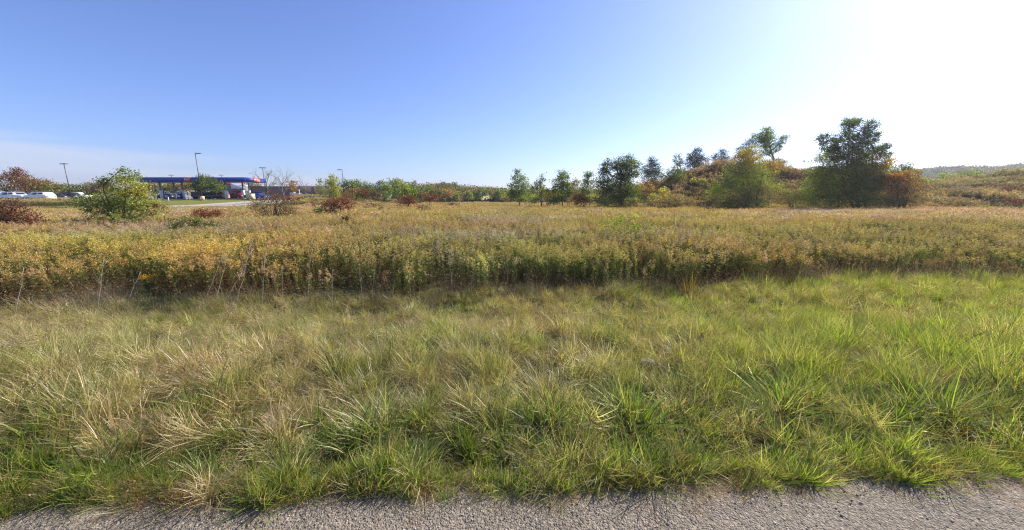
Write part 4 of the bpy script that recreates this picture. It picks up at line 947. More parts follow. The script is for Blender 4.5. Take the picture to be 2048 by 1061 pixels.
# ------------------------------------------------------------------ far ridges
def ridge(name, prof, Y, depth_, label, mat, off=0.0):
    A = np.array([at(px, py, Y) for px, py in prof]); n = 60
    xs = np.linspace(A[0, 0], A[-1, 0], n); zs = np.interp(xs, A[:, 0], A[:, 2]) - off
    rows_ = []
    for k, f in [(-0.6, 0.0), (-0.3, 0.6), (0, 1.0), (0.5, 0.9), (1.2, 0.0)]:
        rows_.append(np.stack([xs, np.full(n, Y + depth_ * k), np.maximum(zs, -1) * f - 0.5 * (f == 0)], 1))
    V = np.concatenate(rows_); gi = (np.arange(4)[:, None] * n + np.arange(n - 1)[None]).ravel()
    bb = Buf(); bb.add(V, q=np.stack([gi, gi + 1, gi + n + 1, gi + n], 1))
    tag(mk(name, bb, mat, smooth=True), label, kind="structure")
    return xs, zs
M_HILL = solid("wooded_ground", (0.06, 0.065, 0.03), 1.0, noise=0.4, scale=0.05, spec=0.05)
ridA = ridge("hill", [(835, 388), (850, 382), (885, 378), (920, 382), (950, 388), (985, 389), (1010, 392), (1060, 396), (1130, 396), (1230, 392)], 190, 60, "low wooded ridge beyond the field's far end", M_HILL, 2.5)
ridB = ridge("hill", [(1740, 352), (1800, 347), (1860, 343), (1930, 338), (1990, 335), (2048, 333), (2200, 334), (2400, 345)], 420, 120, "wooded ridge on the right horizon behind the bank", M_HILL, 7)
src_c = []
for k, (key) in enumerate(['g', 'gB', 'GB', 'rB', 'Gg']):
    b = Buf(); rg = np.random.default_rng(850 + k)
    for j in range(5):
        c = np.array([rg.normal(0, 1.2), rg.normal(0, 1.2), 2.6 + rg.normal(0, 0.8)])
        crown_lobe(b, c, (1.7, 1.7, 1.5), key, 0.55, rg, 0.5)
    b.tube([(0, 0, -1), (0, 0, 3)], 0.2, 5, (0.1, 0.08, 0.06))
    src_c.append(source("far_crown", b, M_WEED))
def woods(name, rid, Y, depth_, n, sc, tintc, label):
    rg = np.random.default_rng(int(Y)); xs, zs = rid
    x = rg.uniform(xs[0], xs[-1], n); kk = rg.uniform(-0.58, 0.5, n)
    f = np.interp(kk, [-0.6, -0.3, 0, 0.5, 1.2], [0, 0.6, 1.0, 0.9, 0]); z = np.interp(x, xs, zs) * f
    s = sc * rg.uniform(0.7, 1.25, n)
    tn = np.array(tintc)[None] * rg.uniform(0.75, 1.25, (n, 1))
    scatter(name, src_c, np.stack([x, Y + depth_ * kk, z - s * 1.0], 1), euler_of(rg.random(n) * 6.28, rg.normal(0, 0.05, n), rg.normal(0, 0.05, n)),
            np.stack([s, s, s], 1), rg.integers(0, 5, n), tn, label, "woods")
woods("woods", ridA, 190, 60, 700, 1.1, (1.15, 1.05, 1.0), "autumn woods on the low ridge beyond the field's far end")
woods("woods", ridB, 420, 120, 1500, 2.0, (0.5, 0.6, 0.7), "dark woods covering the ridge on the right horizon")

# ------------------------------------------------------------------ fuel station plot
M_LOT = asphalt_mat("lot_asphalt", (0.10, 0.10, 0.10), (0.16, 0.155, 0.15), False)
M_CONC = solid("light_concrete", (0.42, 0.37, 0.30), 0.9, noise=0.12, scale=0.8)
M_LAWN = solid("mown_lawn", (0.17, 0.18, 0.05), 1.0, noise=0.35, scale=1.5, spec=0.05)
drape("lawn", [[(-140, 58), (-100, 60), (-72, 62), (-52, 66), (-44, 70)], [(-140, 66), (-104, 69), (-82, 78), (-66, 80), (-50, 76)]], M_LAWN, 0.05, "strip of mown green lawn between the field and the fuel station", 40, 8)
drape("driveway", [[(-66, 66.5), (-60, 66.5), (-52, 68), (-46, 72), (-40, 80)], [(-66, 68.5), (-61, 70), (-56, 74.5), (-52, 78), (-46, 85)]], M_CONC, 0.09, "pale concrete driveway curving up to the fuel station", 40, 8)
drape("parking_lot", [[(-160, 66), (-104, 69.3), (-82, 78.3), (-66, 80.3), (-40, 84)], [(-160, 140), (-110, 140), (-80, 140), (-55, 140), (-36, 118)]], M_LOT, 0.06, "dark asphalt lot under the fuel canopy and around the shops", 50, 14)
ZS = 2.07
M_BLUE = solid("fascia_blue", (0.02, 0.042, 0.30), 0.4, noise=0.05)
M_RED = solid("sign_red", (0.62, 0.07, 0.05), 0.4, noise=0.05)
M_WHITE = solid("white_paint", (0.80, 0.80, 0.78), 0.5, noise=0.05)
M_SOFF = solid("soffit_grey", (0.78, 0.74, 0.66), 0.7, noise=0.05)
M_COLM = solid("column_grey", (0.22, 0.21, 0.20), 0.6, noise=0.1)
M_YEL = solid("faded_yellow_concrete", (0.62, 0.56, 0.32), 0.8, noise=0.15)
M_DARK = solid("dark_metal", (0.05, 0.05, 0.055), 0.5, noise=0.1)
M_POLE = solid("pole_bronze", (0.09, 0.085, 0.085), 0.5, 0.3, noise=0.1)
M_GLASS = solid("dark_glass", (0.02, 0.025, 0.03), 0.08, noise=0.02, spec=0.8)
M_TYRE = solid("tyre_rubber", (0.02, 0.02, 0.02), 0.9, noise=0.1)
M_RIM = solid("wheel_rim", (0.45, 0.45, 0.46), 0.3, 0.8, noise=0.05)
M_LITE = solid("lamp_lens", (0.7, 0.7, 0.68), 0.2, noise=0.02)
M_TAIL = solid("tail_lamp_red", (0.4, 0.02, 0.02), 0.3, noise=0.02)
M_GREY = solid("grey_cladding", (0.17, 0.175, 0.18), 0.7, noise=0.06)
M_ORNG = solid("orange_fascia", (0.60, 0.11, 0.05), 0.5, noise=0.05)
M_BRICK = brick_mat("brown_brick", (0.24, 0.145, 0.105), (0.29, 0.18, 0.135))

# canopy
X0, X1 = at(272, 360, 90).x, at(490, 360, 90).x; Y0, Y1 = 90.0, 97.5
zt, zb = at(490, 355, 90).z, at(490, 364.3, 90).z
cn = root("fuel_canopy", ((X0 + X1) / 2, (Y0 + Y1) / 2, ZS)); tag(cn, "long flat fuel station canopy with deep blue fascia and red sign panels", "canopy")
O = np.array(cn.location)
def part(name, b, m, p, org=None, smooth=False): return mk(name, b, m, p, smooth, O if org is None else org)
part("roof", Buf().box(X0 + 0.12, X1 - 0.12, Y0 + 0.12, Y1 - 0.12, zb + 0.15, zt - 0.25), M_SOFF, cn)
b = Buf(); b.box(X0, X1, Y0, Y0 + 0.12, zb, zt); b.box(X0, X1, Y1 - 0.12, Y1, zb, zt); b.box(X0, X0 + 0.12, Y0 + 0.12, Y1 - 0.12, zb, zt); b.box(X1 - 0.12, X1, Y0 + 0.12, Y1 - 0.12, zb, zt)
part("fascia", b, M_BLUE, cn)
def sign_panel(p, face):
    """red panel and white script mark, on the front (y) or the end (x) of the canopy"""
    w = 2.6 if face == 'x' else 1.65
    h0, h1 = zb + 0.02, zt - 0.0
    if face == 'x': c = (Y0 + Y1) / 2 + 0.25; b = Buf().box(X1, X1 + 0.06, c - w / 2, c + w / 2, h0, h1); f = lambda u, v, d: (X1 + 0.062 + d, c + u * w * 0.5, (h0 + h1) / 2 + v * (h1 - h0) / 2)
    else: c = at(375, 360, 90).x; b = Buf().box(c - w / 2, c + w / 2, Y0 - 0.06, Y0, h0, h1); f = lambda u, v, d: (c + u * w * 0.5, Y0 - 0.062 - d, (h0 + h1) / 2 + v * (h1 - h0) / 2)
    pn = part("sign_panel", b, M_RED, p)
    strokes = [[(-0.78, 0.55), (-0.74, -0.5)], [(-0.74, 0.5), (-0.45, 0.02), (-0.3, -0.35)], [(-0.75, -0.05), (-0.4, 0.30), (-0.12, 0.15), (-0.05, -0.35)],
               [(0.02, -0.3), (0.0, 0.25), (0.28, 0.45), (0.5, 0.15), (0.38, -0.3), (0.1, -0.35), (0.02, 0.0)], [(0.3, -0.15), (0.55, -0.4), (0.85, -0.12)]]
    s_ = Buf()
    for st in strokes: s_.tube([f(u, v, 0.02) for u, v in st], 0.055, 5)
    mk("lettering", s_, M_WHITE, pn, True, O)
sign_panel(cn, 'x'); sign_panel(cn, 'y')
COLS = [(322, 92), (366, 92), (452, 92), (487, 92), (350, 96), (499, 96)]
for px, Yc in COLS:
    x_ = at(px, 385, Yc).x
    part("column", Buf().box(x_ - 0.13, x_ + 0.13, Yc - 0.13, Yc + 0.13, ZS, zb + 0.15), M_COLM, cn)
    if px != 350: part("column_sleeve", Buf().box(x_ - 0.22, x_ + 0.22, Yc - 0.22, Yc + 0.22, ZS, ZS + 2.2), M_WHITE, cn)

def pump():
    rt = root("fuel_pump", (0, 0, 0))
    b = Buf().box(-0.45, 0.45, -0.28, 0.28, 0.15, 1.15); b.box(-0.5, 0.5, -0.32, 0.32, 0.0, 0.15)
    mk("cabinet", b, M_BLUE, rt)
    b = Buf().box(-0.40, 0.40, -0.22, 0.22, 1.15, 1.95); mk("display_head", b, M_WHITE, rt)
    mk("display", Buf().box(-0.2, 0.2, -0.235, -0.22, 1.35, 1.65), M_GLASS, rt)
    mk("nameplate", Buf().box(-0.35, 0.35, -0.30, -0.28, 0.35, 0.85), M_WHITE, rt)
    for s in (-1, 1):
        b = Buf(); b.tube([(0.42 * s, -0.05, 1.85), (0.62 * s, -0.1, 1.5), (0.62 * s, -0.12, 0.6), (0.47 * s, -0.1, 0.9)], 0.025, 5); mk("hose", b, M_DARK, rt, True)
    return rt
pump0 = pump(); first = True
for px, Yc, lb in [(334, 93.5, "blue and white fuel pump nearest the yellow green bush"), (359, 91.5, "fuel pump beside the column left of the round white sign"), (451.0, 94.0, "fuel pump below the right edge of the dark round tree"), (492, 95.5, "fuel pump beside the rightmost canopy columns, next to the yellow block")]:
    o = pump0 if first else copy_tree(pump0); first = False
    o.location = (at(px, 390, Yc).x - (0.9 if px in (451.0,) else 0), Yc, ZS + 0.12); o["label"] = lb; o["category"] = "fuel pump"; o["group"] = "fuel pumps under the canopy"
for i, (px, w_, Yc, lb) in enumerate([(342, 4.2, 92.8, "concrete pump island left under the canopy"), (452, 4.2, 93, "concrete pump island in the middle under the canopy"), (494, 3.6, 93.5, "concrete pump island at right end under the canopy")]):
    x_ = at(px, 390, Yc).x; b = Buf().prism([(x_ - w_ / 2, ZS), (x_ + w_ / 2, ZS), (x_ + w_ / 2, ZS + .12), (x_ - w_ / 2, ZS + .12)], Yc - 1.6, Yc + 3.2)
    tag(mk("pump_island", b, M_CONC), lb, "kerb island", "pump islands")

# lamp posts
def lamp(px, pt, pb, Y, arms, lb, base=True, z0=None, r=0.09):
    p = at(px, pb, Y); g = float(gz(p.x, Y)) + 0.05 if z0 is None else z0; H = at(px, pt, Y).z - g
    rt = root("lamp_post", (p.x, Y, g)); tag(rt, lb, "lamp post", "lamp posts of the car park and fuel station")
    zb_ = 0.0
    if base:
        b = Buf().tube([(0, 0, 0), (0, 0, 0.85)], 0.40, 12); mk("base", b, M_YEL, rt, True); zb_ = 0.8
    mk("pole", Buf().tube([(0, 0, zb_), (0, 0, H)], [r, r * 0.7], 8), M_POLE, rt, True)
    for a in arms:
        mk("arm", Buf().tube([(0, 0, H - 0.12), (a * 0.5, 0, H - 0.10)], 0.035, 5), M_POLE, rt)
        e_ = 1.15 if len(arms) == 1 else 0.75; b = Buf().prism([(a * 0.3, H - 0.2), (a * e_, H - 0.2), (a * e_, H - 0.10), (a * 0.3, H - 0.03)], -0.2, 0.2); mk("lamp_head", b, M_POLE, rt)
    return rt
lamp(405, 306, 400, 78, (1,), "tallest lamp post on a yellow concrete base, head to the right, before the canopy")
lamp(142, 327, 392, 80, (-1, 1), "lamp post with heads both sides, standing by the parked cars at left", base=False)
lamp(533, 335, 398, 84, (-1, 1), "lamp post with heads both sides, just right of the canopy end", base=True)
lamp(689, 339, 396, 88, (-1,), "lamp post with one head to the left, before the dark green trees")
lamp(782, 356, 396, 118, (-1,), "thin far lamp post rising out of the tree row", base=False)
lamp(350, 350, 396, 122, (-1, 1), "far lamp tip showing just above the canopy's left half", base=False, z0=ZS)
lamp(449, 350, 396, 122, (-1, 1), "far lamp tip showing above the canopy's right half", base=False, z0=ZS)

p = at(502, 400, 82)
b = Buf().prism([(p.x - 0.65, 0), (p.x + 0.65, 0), (p.x + 0.62, 1.25), (p.x - 0.62, 1.25)], 81.4, 82.6); rt = mk("concrete_block", b, M_YEL, loc=(0, 0, float(gz(p.x, 82)) + 0.08)); tag(rt, "square faded yellow concrete block at the canopy's right end", "block")
p = at(377, 400, 85); rt = root("round_sign", (p.x, 85, float(gz(p.x, 85)))); tag(rt, "small round white sign on a dark post left of the round tree", "sign")
mk("post", Buf().tube([(0, 0, 0), (0, 0, 1.3)], 0.05, 6), M_DARK, rt)
mk("sign_face", Buf().tube([(0, -0.03, 1.55), (0, 0.03, 1.55)], 0.36, 20), M_WHITE, rt); mk("symbol", Buf().box(-0.05, 0.12, -0.045, -0.032, 1.42, 1.68), M_DARK, rt)
p = at(373, 405, 78); rt = mk("marker_post", Buf().tube([(0, 0, 0), (-0.0, 0, 1.1)], 0.07, 6), M_WHITE, loc=(p.x, 74, float(gz(p.x, 74)))); tag(rt, "slim white marker post on the lawn left of the tall lamp", "post")
p = at(401, 402, 77); b = Buf(); b.tube([(0, 0, 0), (0, 0, 0.45), (0, 0, 0.6)], [0.12, 0.12, 0.05], 8); b.tube([(-0.2, 0, 0.35), (0.2, 0, 0.35)], 0.06, 6)
tag(mk("fire_hydrant", b, M_ORNG, smooth=True, loc=(p.x, 77, float(gz(p.x, 77)) + 0.05)), "small orange hydrant at the foot of the tallest lamp", "hydrant")
p = at(353, 385, 94); rt = root("price_sign", (p.x, 94, ZS)); tag(rt, "small grey blue board on a post under the canopy's left half", "sign")
mk("post", Buf().tube([(0, 0, 0), (0, 0, 1.9)], 0.05, 6), M_DARK, rt); mk("board", Buf().box(-0.45, 0.45, -0.04, 0.04, 1.6, 2.5), solid("board_blue_grey", (0.16, 0.2, 0.26), 0.5), rt)

# shop with grey walls and orange fascia
def bld(name, loc, lb): rt = root(name, loc); return tag(rt, lb, "building")
xa, xb = at(436, 380, 112).x, at(489, 380, 112).x
zt2 = at(450, 366, 112).z
g1 = bld("shop", ((xa + xb) / 2, 114, ZS), "grey clad shop with orange fascia and white gable behind the canopy"); O = np.array(g1.location)
part("wall", Buf().box(xa, xb, 112, 114.2, ZS, at(450, 372, 112).z), M_GREY, g1)
part("fascia", Buf().box(xa - 0.2, at(465, 370, 112).x, 111.6, 112, at(450, 371, 112).z, zt2), M_ORNG, g1)
xg0, xg1 = at(464, 375, 112).x, xb
b = Buf().prism([(xg0, at(465, 378, 112).z), (xg1, at(465, 378, 112).z), (xg1, at(465, 374, 112).z), (xg0, at(465, 368, 112).z)], 111.55, 111.98)
part("gable_panel", b, M_WHITE, g1)
part("roof", Buf().box(xa, xb, 112.02, 114.2, at(450, 372, 112).z, at(450, 370, 112).z), M_SOFF, g1)
part("window", Buf().box(at(470, 390, 112).x, at(482, 390, 112).x, 111.93, 111.99, ZS + 0.8, ZS + 2.2), M_GLASS, g1)
part("awning", Buf().box(at(468, 390, 112).x, at(480, 390, 112).x, 111.1, 111.95, ZS + 2.25, ZS + 2.55), M_RED, g1)
part("door", Buf().box(at(450, 390, 112).x, at(455, 390, 112).x, 111.93, 111.99, ZS, ZS + 2.2), M_GLASS, g1)
xa, xb = at(486, 380, 124).x, at(668, 380, 124).x
g2 = bld("retail_building", ((xa + xb) / 2, 126, 1.0), "long low brown brick retail building with a flat roof"); O = np.array(g2.location)
part("wall", Buf().box(xa, xb, 124, 150, 0.2, at(560, 374, 124).z), M_BRICK, g2)
part("parapet", Buf().box(xa - 0.1, xb + 0.1, 123.85, 124.15, at(560, 374, 124).z, at(560, 373, 124).z), M_DARK, g2)
part("plinth", Buf().box(xa, xb, 123.9, 123.99, 0.2, ZS + 1.0), M_GREY, g2)
for px in (500, 530, 596, 626, 655):
    x_ = at(px, 380, 124).x; part("pilaster", Buf().box(x_ - 0.5, x_ + 0.5, 123.8, 123.89, 0.2, at(560, 375, 124).z), M_BRICK, g2)
part("door", Buf().box(at(612, 390, 124).x, at(616, 390, 124).x, 123.85, 123.89, ZS, ZS + 2.3), M_DARK, g2)
# dark trailer
xa, xb = at(381, 385, 100).x, at(407, 385, 100).x
g3 = root("trailer", ((xa + xb) / 2, 101, ZS)); tag(g3, "long black box trailer behind the round sign", "trailer"); O = np.array(g3.location)
part("body", Buf().prism([(xa, ZS + 0.6), (xb, ZS + 0.6), (xb, at(395, 383.5, 100).z), (xa, at(395, 383.5, 100).z)], 100, 102.4, inset=0.02), M_DARK, g3)
for f in (0.2, 0.32): part("wheel", Buf().tube([(xa + (xb - xa) * f, 100.05, ZS + 0.45), (xa + (xb - xa) * f, 100.35, ZS + 0.45)], 0.45, 14), M_TYRE, g3)
# bins, post, boxes near the brick wall
for px, py, w_, h_, m_, nm, lb, ct in [(609, 393, 0.9, 1.25, M_BLUE, "recycling_bin", "blue bin against the brown brick wall", "bin"), (596, 392, 0.85, 1.3, M_WHITE, "utility_box", "pale utility box with a post left of the blue bin", "box"), (586, 392, 0.5, 1.5, M_WHITE, "ice_box", "small white cabinet behind the leafless trees", "cabinet")]:
    p = at(px, py, 104); b = Buf().prism([(-w_, 0), (w_, 0), (w_ * 1.05, h_), (-w_ * 1.05, h_)], -0.5, 0.5, inset=0.03)
    rt = mk(nm, b, m_, loc=(p.x, 104, float(gz(p.x, 104)) + 0.3)); tag(rt, lb, ct); b = Buf().box(-w_ * 1.1, w_ * 1.1, -0.55, 0.55, h_, h_ + 0.1); mk("lid", b, m_, rt)
p = at(599, 388, 103); b = Buf().tube([(0, 0, 0), (0, 0, 2.6)], 0.14, 8); b.tube([(0, 0, 2.6), (0, 0, 2.75)], [0.2, 0.1], 8)
tag(mk("bollard", b, M_WHITE, smooth=True, loc=(p.x, 103, float(gz(p.x, 103)))), "tall white bollard beside the pale utility box", "bollard")

# ------------------------------------------------------------------ vehicles
def paint(name, c): return solid(name, c, 0.28, 0.1, noise=0.02, spec=0.6)
PW, PB_, PK, PS, PO = paint("white_car_paint", (0.78, 0.78, 0.78)), paint("blue_car_paint", (0.03, 0.06, 0.45)), paint("black_car_paint", (0.025, 0.026, 0.03)), paint("silver_car_paint", (0.35, 0.40, 0.48)), paint("tan_van_paint", (0.60, 0.36, 0.24))
PROF = {
 'suv': ([(0, .35), (0, .95), (.12, 1.05), (1.05, 1.15), (4.45, 1.15), (4.6, .9), (4.6, .4), (4.4, .3), (.2, .3)], [(1.0, 1.13), (1.55, 1.68), (1.9, 1.75), (3.9, 1.72), (4.2, 1.6), (4.5, 1.13)]),
 'car': ([(0, .32), (0, .72), (.15, .82), (1.2, .95), (4.3, .98), (4.6, .85), (4.6, .4), (4.4, .26), (.2, .26)], [(1.15, .94), (1.85, 1.38), (2.3, 1.45), (3.3, 1.42), (4.15, .97)]),
 'pickup': ([(0, .45), (0, 1.0), (.15, 1.1), (1.3, 1.18), (5.4, 1.18), (5.5, 1.0), (5.5, .5), (5.3, .42), (.2, .42)], [(1.25, 1.17), (1.8, 1.78), (2.2, 1.85), (3.3, 1.82), (3.5, 1.17)]),
 'van': ([(0, .4), (0, 1.0), (.15, 1.1), (.6, 1.2), (4.9, 1.2), (5.0, .9), (5.0, .45), (4.9, .35), (.2, .35)], [(.5, 1.19), (1.2, 2.0), (1.5, 2.15), (4.8, 2.15), (4.95, 1.19)]),
}
def car(kind, px, Y, mat, lb, cat, rz=0.0, z=None, flip=False, group="cars parked around the fuel station"):
    low, cab = PROF[kind]; L = low[5][0]; W2 = 0.9
    x = at(px, 392, Y).x; g = (float(gz(x, Y)) + 0.06) if z is None else z
    name = {'suv': 'parked_suv', 'car': 'parked_car', 'pickup': 'pickup_truck', 'van': 'parked_van'}[kind]
    rt = root(name, (x, Y, g), rz + (math.pi if flip else 0)); tag(rt, lb, cat, group)
    sh = lambda P: [(a - L / 2, b_) for a, b_ in P]
    body = Buf().prism(sh(low), -W2, W2, inset=0.04)
    C = sh(cab); n = len(C); cen = np.mean(C, 0)
    V = [(a, y_ * (W2 - 0.04) if b_ < 1.25 and kind != 'car' or b_ < 1.0 else y_ * (W2 - 0.2), b_) for y_ in (-1, 1) for a, b_ in C]
    body.add(V, q=[(j, (j + 1) % n, n + (j + 1) % n, n + j) for j in range(n - 1)], t=[(0, j + 1, j) for j in range(1, n - 1)] + [(n, n + j, n + j + 1) for j in range(1, n - 1)])
    mk("body", body, mat, rt)
    zt_ = max(b_ for a, b_ in C); zl = C[0][1]; xl, xr = C[0][0], C[-1][0]
    mid = (xl + xr) / 2
    for s in (-1, 1):
        for (u0, u1) in ((0.22, 0.50), (0.54, 0.86)):
            a0, a1 = xl + (xr - xl) * u0, xl + (xr - xl) * u1; t0 = a0 + (0.12 if u0 < 0.3 else 0); t1 = a1 - (0.18 if u1 > 0.8 else 0)
            yb, yt = s * (W2 - 0.055 + 0.02), s * (W2 - 0.17 + 0.01)
            h0, h1 = zl + 0.09, zt_ - 0.13
            b = Buf().add([(a0, yb, h0), (a1, yb, h0), (t1, yt, h1), (t0, yt, h1), (a0, yb - s * .03, h0), (a1, yb - s * .03, h0), (t1, yt - s * .03, h1), (t0, yt - s * .03, h1)] , q=[(0, 1, 2, 3), (4, 7, 6, 5), (0, 4, 5, 1), (1, 5, 6, 2), (2, 6, 7, 3), (3, 7, 4, 0)]) if False else None
            bb = Buf(); bb.add([(a0, yb, h0), (a1, yb, h0), (t1, yt, h1), (t0, yt, h1), (a0, yb - s * .03, h0), (a1, yb - s * .03, h0), (t1, yt - s * .03, h1), (t0, yt - s * .03, h1)], q=[(0, 1, 2, 3), (4, 7, 6, 5), (0, 4, 5, 1), (1, 5, 6, 2), (2, 6, 7, 3), (3, 7, 4, 0)])
            mk("window", bb, M_GLASS, rt)
    (ax, az), (bx_, bz) = C[0], C[1]; nx_, nz_ = -(bz - az), (bx_ - ax); nl_ = math.hypot(nx_, nz_); dx, dz = nx_ / nl_ * 0.02, nz_ / nl_ * 0.02
    f = lambda t, y_: (ax + (bx_ - ax) * t + dx, y_, az + (bz - az) * t + dz)
    bb = Buf(); bb.add([f(.15, -.72), f(.15, .72), f(.92, .62), f(.92, -.62)], q=[(0, 1, 2, 3)]); mk("windscreen", bb, M_GLASS, rt)
    for wx_ in (L * 0.19, L * 0.81):
        for s in (-1, 1):
            wh = mk("wheel", Buf().tube([(wx_ - L / 2, s * 0.70, 0.34), (wx_ - L / 2, s * 0.93, 0.34)], 0.34, 18), M_TYRE, rt)
            mk("rim", Buf().tube([(wx_ - L / 2, s * 0.90, 0.34), (wx_ - L / 2, s * 0.945, 0.34)], 0.2, 12), M_RIM, wh)
    hz = low[1][1] - 0.18
    for s in (-1, 1):
        mk("headlight", Buf().box(-L / 2 - 0.015, -L / 2 + 0.12, s * 0.62 - 0.18, s * 0.62 + 0.18, hz - .05, hz + .1), M_LITE, rt)
        mk("tail_light", Buf().box(L / 2 - 0.1, L / 2 + 0.015, s * 0.68 - 0.12, s * 0.68 + 0.12, hz - .02, hz + .12), M_TAIL, rt)
    return rt
G2 = "cars parked at far left"
car('pickup', -2, 75, PS, "silver blue pickup cut by the left edge of the picture", "pickup", group=G2)
car('suv', 32, 74, PW, "white sport utility car nearest the left edge", "car", flip=True, group=G2)
car('suv', 80, 74, PW, "white estate car second from the left, nose to the left", "car", group=G2)
car('car', 112, 80, PK, "black low car just right of the white estate car", "car", group=G2)
car('car', 122, 84, PW, "small white car half hidden behind the black low one", "car", group=G2)
car('suv', 134, 82, PK, "black sport utility car at the foot of the leaning lamp post", "car", group=G2)
car('pickup', 156, 88, PW, "white pickup right of the leaning lamp post", "pickup", group=G2)
car('car', 519, 86, PB_, "bright blue car parked right of the canopy end", "car", flip=True)
car('suv', 512, 89.5, PK, "dark car close behind the bright blue one", "car")
car('van', 434, 94, PO, "tan van with dark windows under the dark round tree", "van", z=ZS - 0.1, rz=0.25)
car('pickup', 416, 92.5, PK, "dark pickup behind the tallest lamp post's foot", "pickup", z=ZS - 0.1)
car('car', 330, 99, PK, "black car beyond the leftmost pump", "car", z=ZS)
car('car', 345, 101, PS, "grey car between the two left pumps", "car", z=ZS)
car('suv', 470, 99, paint("maroon_car_paint", (0.16, 0.02, 0.02)), "maroon car under the canopy before the grey shop", "car", z=ZS)
car('car', 460, 103, PK, "black car partly behind the maroon one", "car", z=ZS)

# ------------------------------------------------------------------ dead stalks and odd plants at the field's front edge
rg = np.random.default_rng(77)
for i, (px, pb, pt, lx, k) in enumerate([(188, 598, 520, 14, 2), (10, 575, 535, 28, 0), (240, 590, 545, 30, 0), (392, 568, 512, 40, 1), (420, 562, 500, 28, 0), (428, 556, 488, 46, 2), (445, 594, 500, 44, 1), (465, 580, 492, 26, 1), (517, 580, 508, 10, 0), (560, 585, 530, 4, 0),
        (575, 540, 486, 6, 0), (612, 585, 482, 8, 1), (660, 590, 540, 4, 0), (723, 580, 520, -4, 1), (740, 590, 545, 6, 0), (905, 585, 548, -2, 0), (940, 590, 552, 3, 0), (1012, 590, 540, 3, 0)]):
    Yd = field_edge(ground_pt(px, 590)[0], 9.0) - 0.12 + rg.uniform(-0.1, 0.15) if pb > 560 else 10.6
    Yd = float(Yd)
    p0 = at(px, pb, Yd); g = float(gz(p0.x, Yd)); p1 = at(px + lx * 1.35, pt, Yd + 0.15)
    o = np.array([p0.x, Yd, g]); b = Buf()
    P = limb(b, o - [0, 0, .03], np.array(p1), 0.008, 0.0035, rg, 7, 0.012, 5)
    for j in range(4 + k * 3):
        s_ = P[rg.integers(3, 6)]; e_ = s_ + np.array([rg.normal(0.06, 0.08), rg.normal(0, 0.05), rg.uniform(0.08, 0.25)]); limb(b, s_, e_, 0.003, 0.0015, rg, 3, 0.03, 4)
    tw = P[-1] + rg.normal(0, 0.025, (10, 3)); b.leaves(tw, 0.02, sph(10, rg), np.ones((10, 3)), 0.4, rg=rg)
    me = b.mesh("dead_stalk", o); c_ = me.color_attributes["col"]
    v = np.tile(np.array([0.46, 0.40, 0.31, 1.0] if px < 540 else [0.25, 0.20, 0.14, 1.0]) * np.array([1, 1, 1, 1]), (len(me.vertices), 1)).astype(np.float32); c_.data.foreach_set("color", v.ravel())
    o_ = mk("dead_stalk", me, M_STALK, loc=o)
    tag(o_, "bleached bare weed stalk leaning at the goldenrod's front edge" if i else "tall forked white stalk standing alone at far left of the goldenrod's front", "stalk", "bleached stalks along the front of the goldenrod")
# yellow flower head
rg = np.random.default_rng(78)
Yd = 9.15; p = at(292, 552, Yd); o = np.array([p.x, Yd, float(gz(p.x, Yd))]); b = Buf()
for j in range(4):
    tip = np.array(p) + rg.normal(0, 1, 3) * np.array([0.09, 0.05, 0.02]); b.tube([o, (o + tip) / 2 + rg.normal(0, .02, 3), tip], 0.004, 4, (0.10, 0.12, 0.04))
    n = 150; b.leaves(tip + rg.normal(0, 1, (n, 3)) * np.array([0.045, 0.045, 0.018]), rg.uniform(0.012, 0.022, n), sph(n, rg) + [0, 0, .5], np.array([(0.78, 0.45, 0.03)]) * rg.uniform(0.8, 1.15, (n, 1)), 0.6, rg=rg)
    n = 30; b.leaves(o + (tip - o) * rg.uniform(0.2, 0.95, (n, 1)), rg.uniform(0.06, 0.1, n), sph(n, rg), np.array([(0.08, 0.13, 0.03)]) * rg.uniform(0.7, 1.3, (n, 1)), 0.25, rg=rg)
tag(mk("flower", b, M_LEAF, origin=o, loc=o), "one bright yellow flowering goldenrod head at front of the stand", "flower")
def clump(name, px, py, Y, n, L, w, spread, lean, bend, pal, pw, lb, cat, seed, fluff=None):
    rg = np.random.default_rng(seed); p = at(px, py, Y); b = Buf()
    tp, D = blades(b, n, L, w, spread, lean, bend, pal, pw, 4, rg)
    if fluff is not None:
        P = np.repeat(tp, 8, 0) + rg.normal(0, 0.02, (len(tp) * 8, 3)); b.leaves(P, rg.uniform(0.01, 0.02, len(P)), sph(len(P), rg), np.array([fluff]) * rg.uniform(0.7, 1.3, (len(P), 1)), 0.5, rg=rg)
    return tag(mk(name, b, M_LEAF, loc=(p.x, Y, float(gz(p.x, Y)))), lb, cat)
clump("grass_clump", 1375, 590, 9.1, 60, (0.35, 0.75), (0.008, 0.014), 0.12, (0.30, 0.2), (0.0, 0.5), [(0.55, 0.40, 0.06), (0.42, 0.27, 0.07), (0.30, 0.22, 0.08)], [3, 2, 2], "yellow bladed grass clump at the goldenrod edge right of centre", "grass clump", 1)
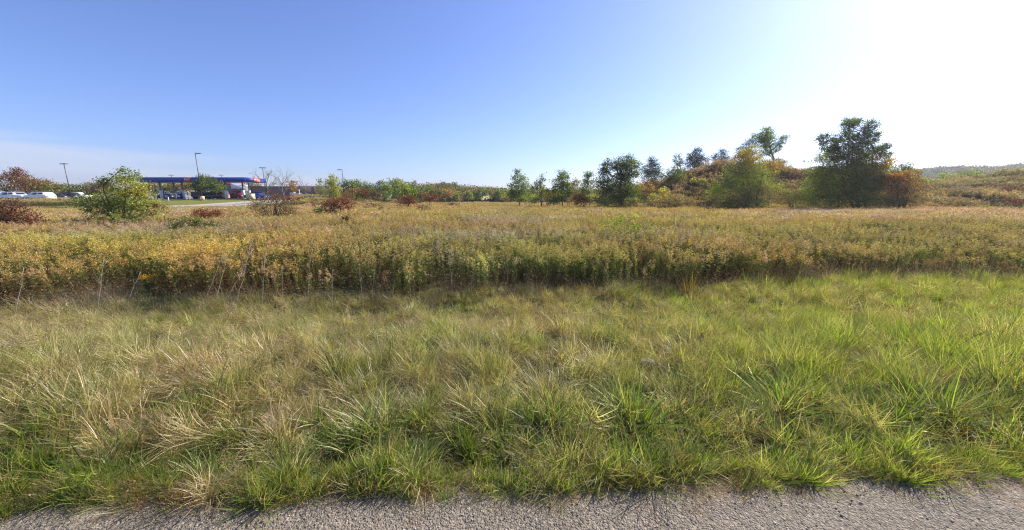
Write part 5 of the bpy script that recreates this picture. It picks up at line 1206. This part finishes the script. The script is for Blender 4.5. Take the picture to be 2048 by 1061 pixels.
clump("grass_clump", 1385, 600, 8.7, 160, (0.25, 0.5), (0.003, 0.006), 0.22, (0.45, 0.3), (0.2, 1.0), [(0.42, 0.26, 0.12), (0.5, 0.36, 0.2), (0.25, 0.17, 0.09)], [3, 2, 2], "tan dead grass below the yellow bladed clump", "grass clump", 2)
clump("weed", 1805, 640, 6.9, 150, (0.25, 0.5), (0.003, 0.006), 0.2, (0.3, 0.25), (0.1, 0.8), [(0.38, 0.22, 0.13), (0.30, 0.16, 0.10), (0.42, 0.30, 0.2)], [3, 2, 2], "reddish brown dried weed patch in the bright grass at right", "weed", 3, (0.42, 0.25, 0.16))
for i, (px, py) in enumerate([(1296, 712), (1360, 712)]):
    gx, gy = ground_pt(px, py, 0.2); rg = np.random.default_rng(90 + i)
    th = np.linspace(0, math.pi, 7); ph = np.arange(12) * math.pi / 6
    V = np.array([(math.sin(a) * math.cos(f), 0.6 * math.sin(a) * math.sin(f), 0.5 * math.cos(a)) for a in th for f in ph]) * rg.uniform(0.88, 1.1, (84, 1)) * 0.13
    b = Buf(); b.add(V, q=[(i_ * 12 + j, i_ * 12 + (j + 1) % 12, (i_ + 1) * 12 + (j + 1) % 12, (i_ + 1) * 12 + j) for i_ in range(6) for j in range(12)])
    tag(mk("stone", b, solid("grey_stone", (0.26, 0.24, 0.21), 0.9, noise=0.3, scale=15), smooth=True, loc=(gx, gy, float(gz(gx, gy)) + 0.06)),
        "grey stone half buried in grass, the left of two" if i == 0 else "grey stone half buried in grass, the right of two", "stone")
# ------------------------------------------------------------------ autumn haze
HZ = 0.00025
m, n_, l_ = new_mat("haze_air")
out = n_.new("ShaderNodeOutputMaterial"); pv = n_.new("ShaderNodeVolumePrincipled")
pv.inputs["Color"].default_value = (0.90, 0.93, 1.0, 1); pv.inputs["Density"].default_value = HZ; pv.inputs["Anisotropy"].default_value = 0.45
l_.new(pv.outputs[0], out.inputs["Volume"])
tag(mk("haze", Buf().box(-1600, 1600, -100, 2600, -1.6, 70), m), "thin pale haze in the air over the field", "haze", None, "stuff")
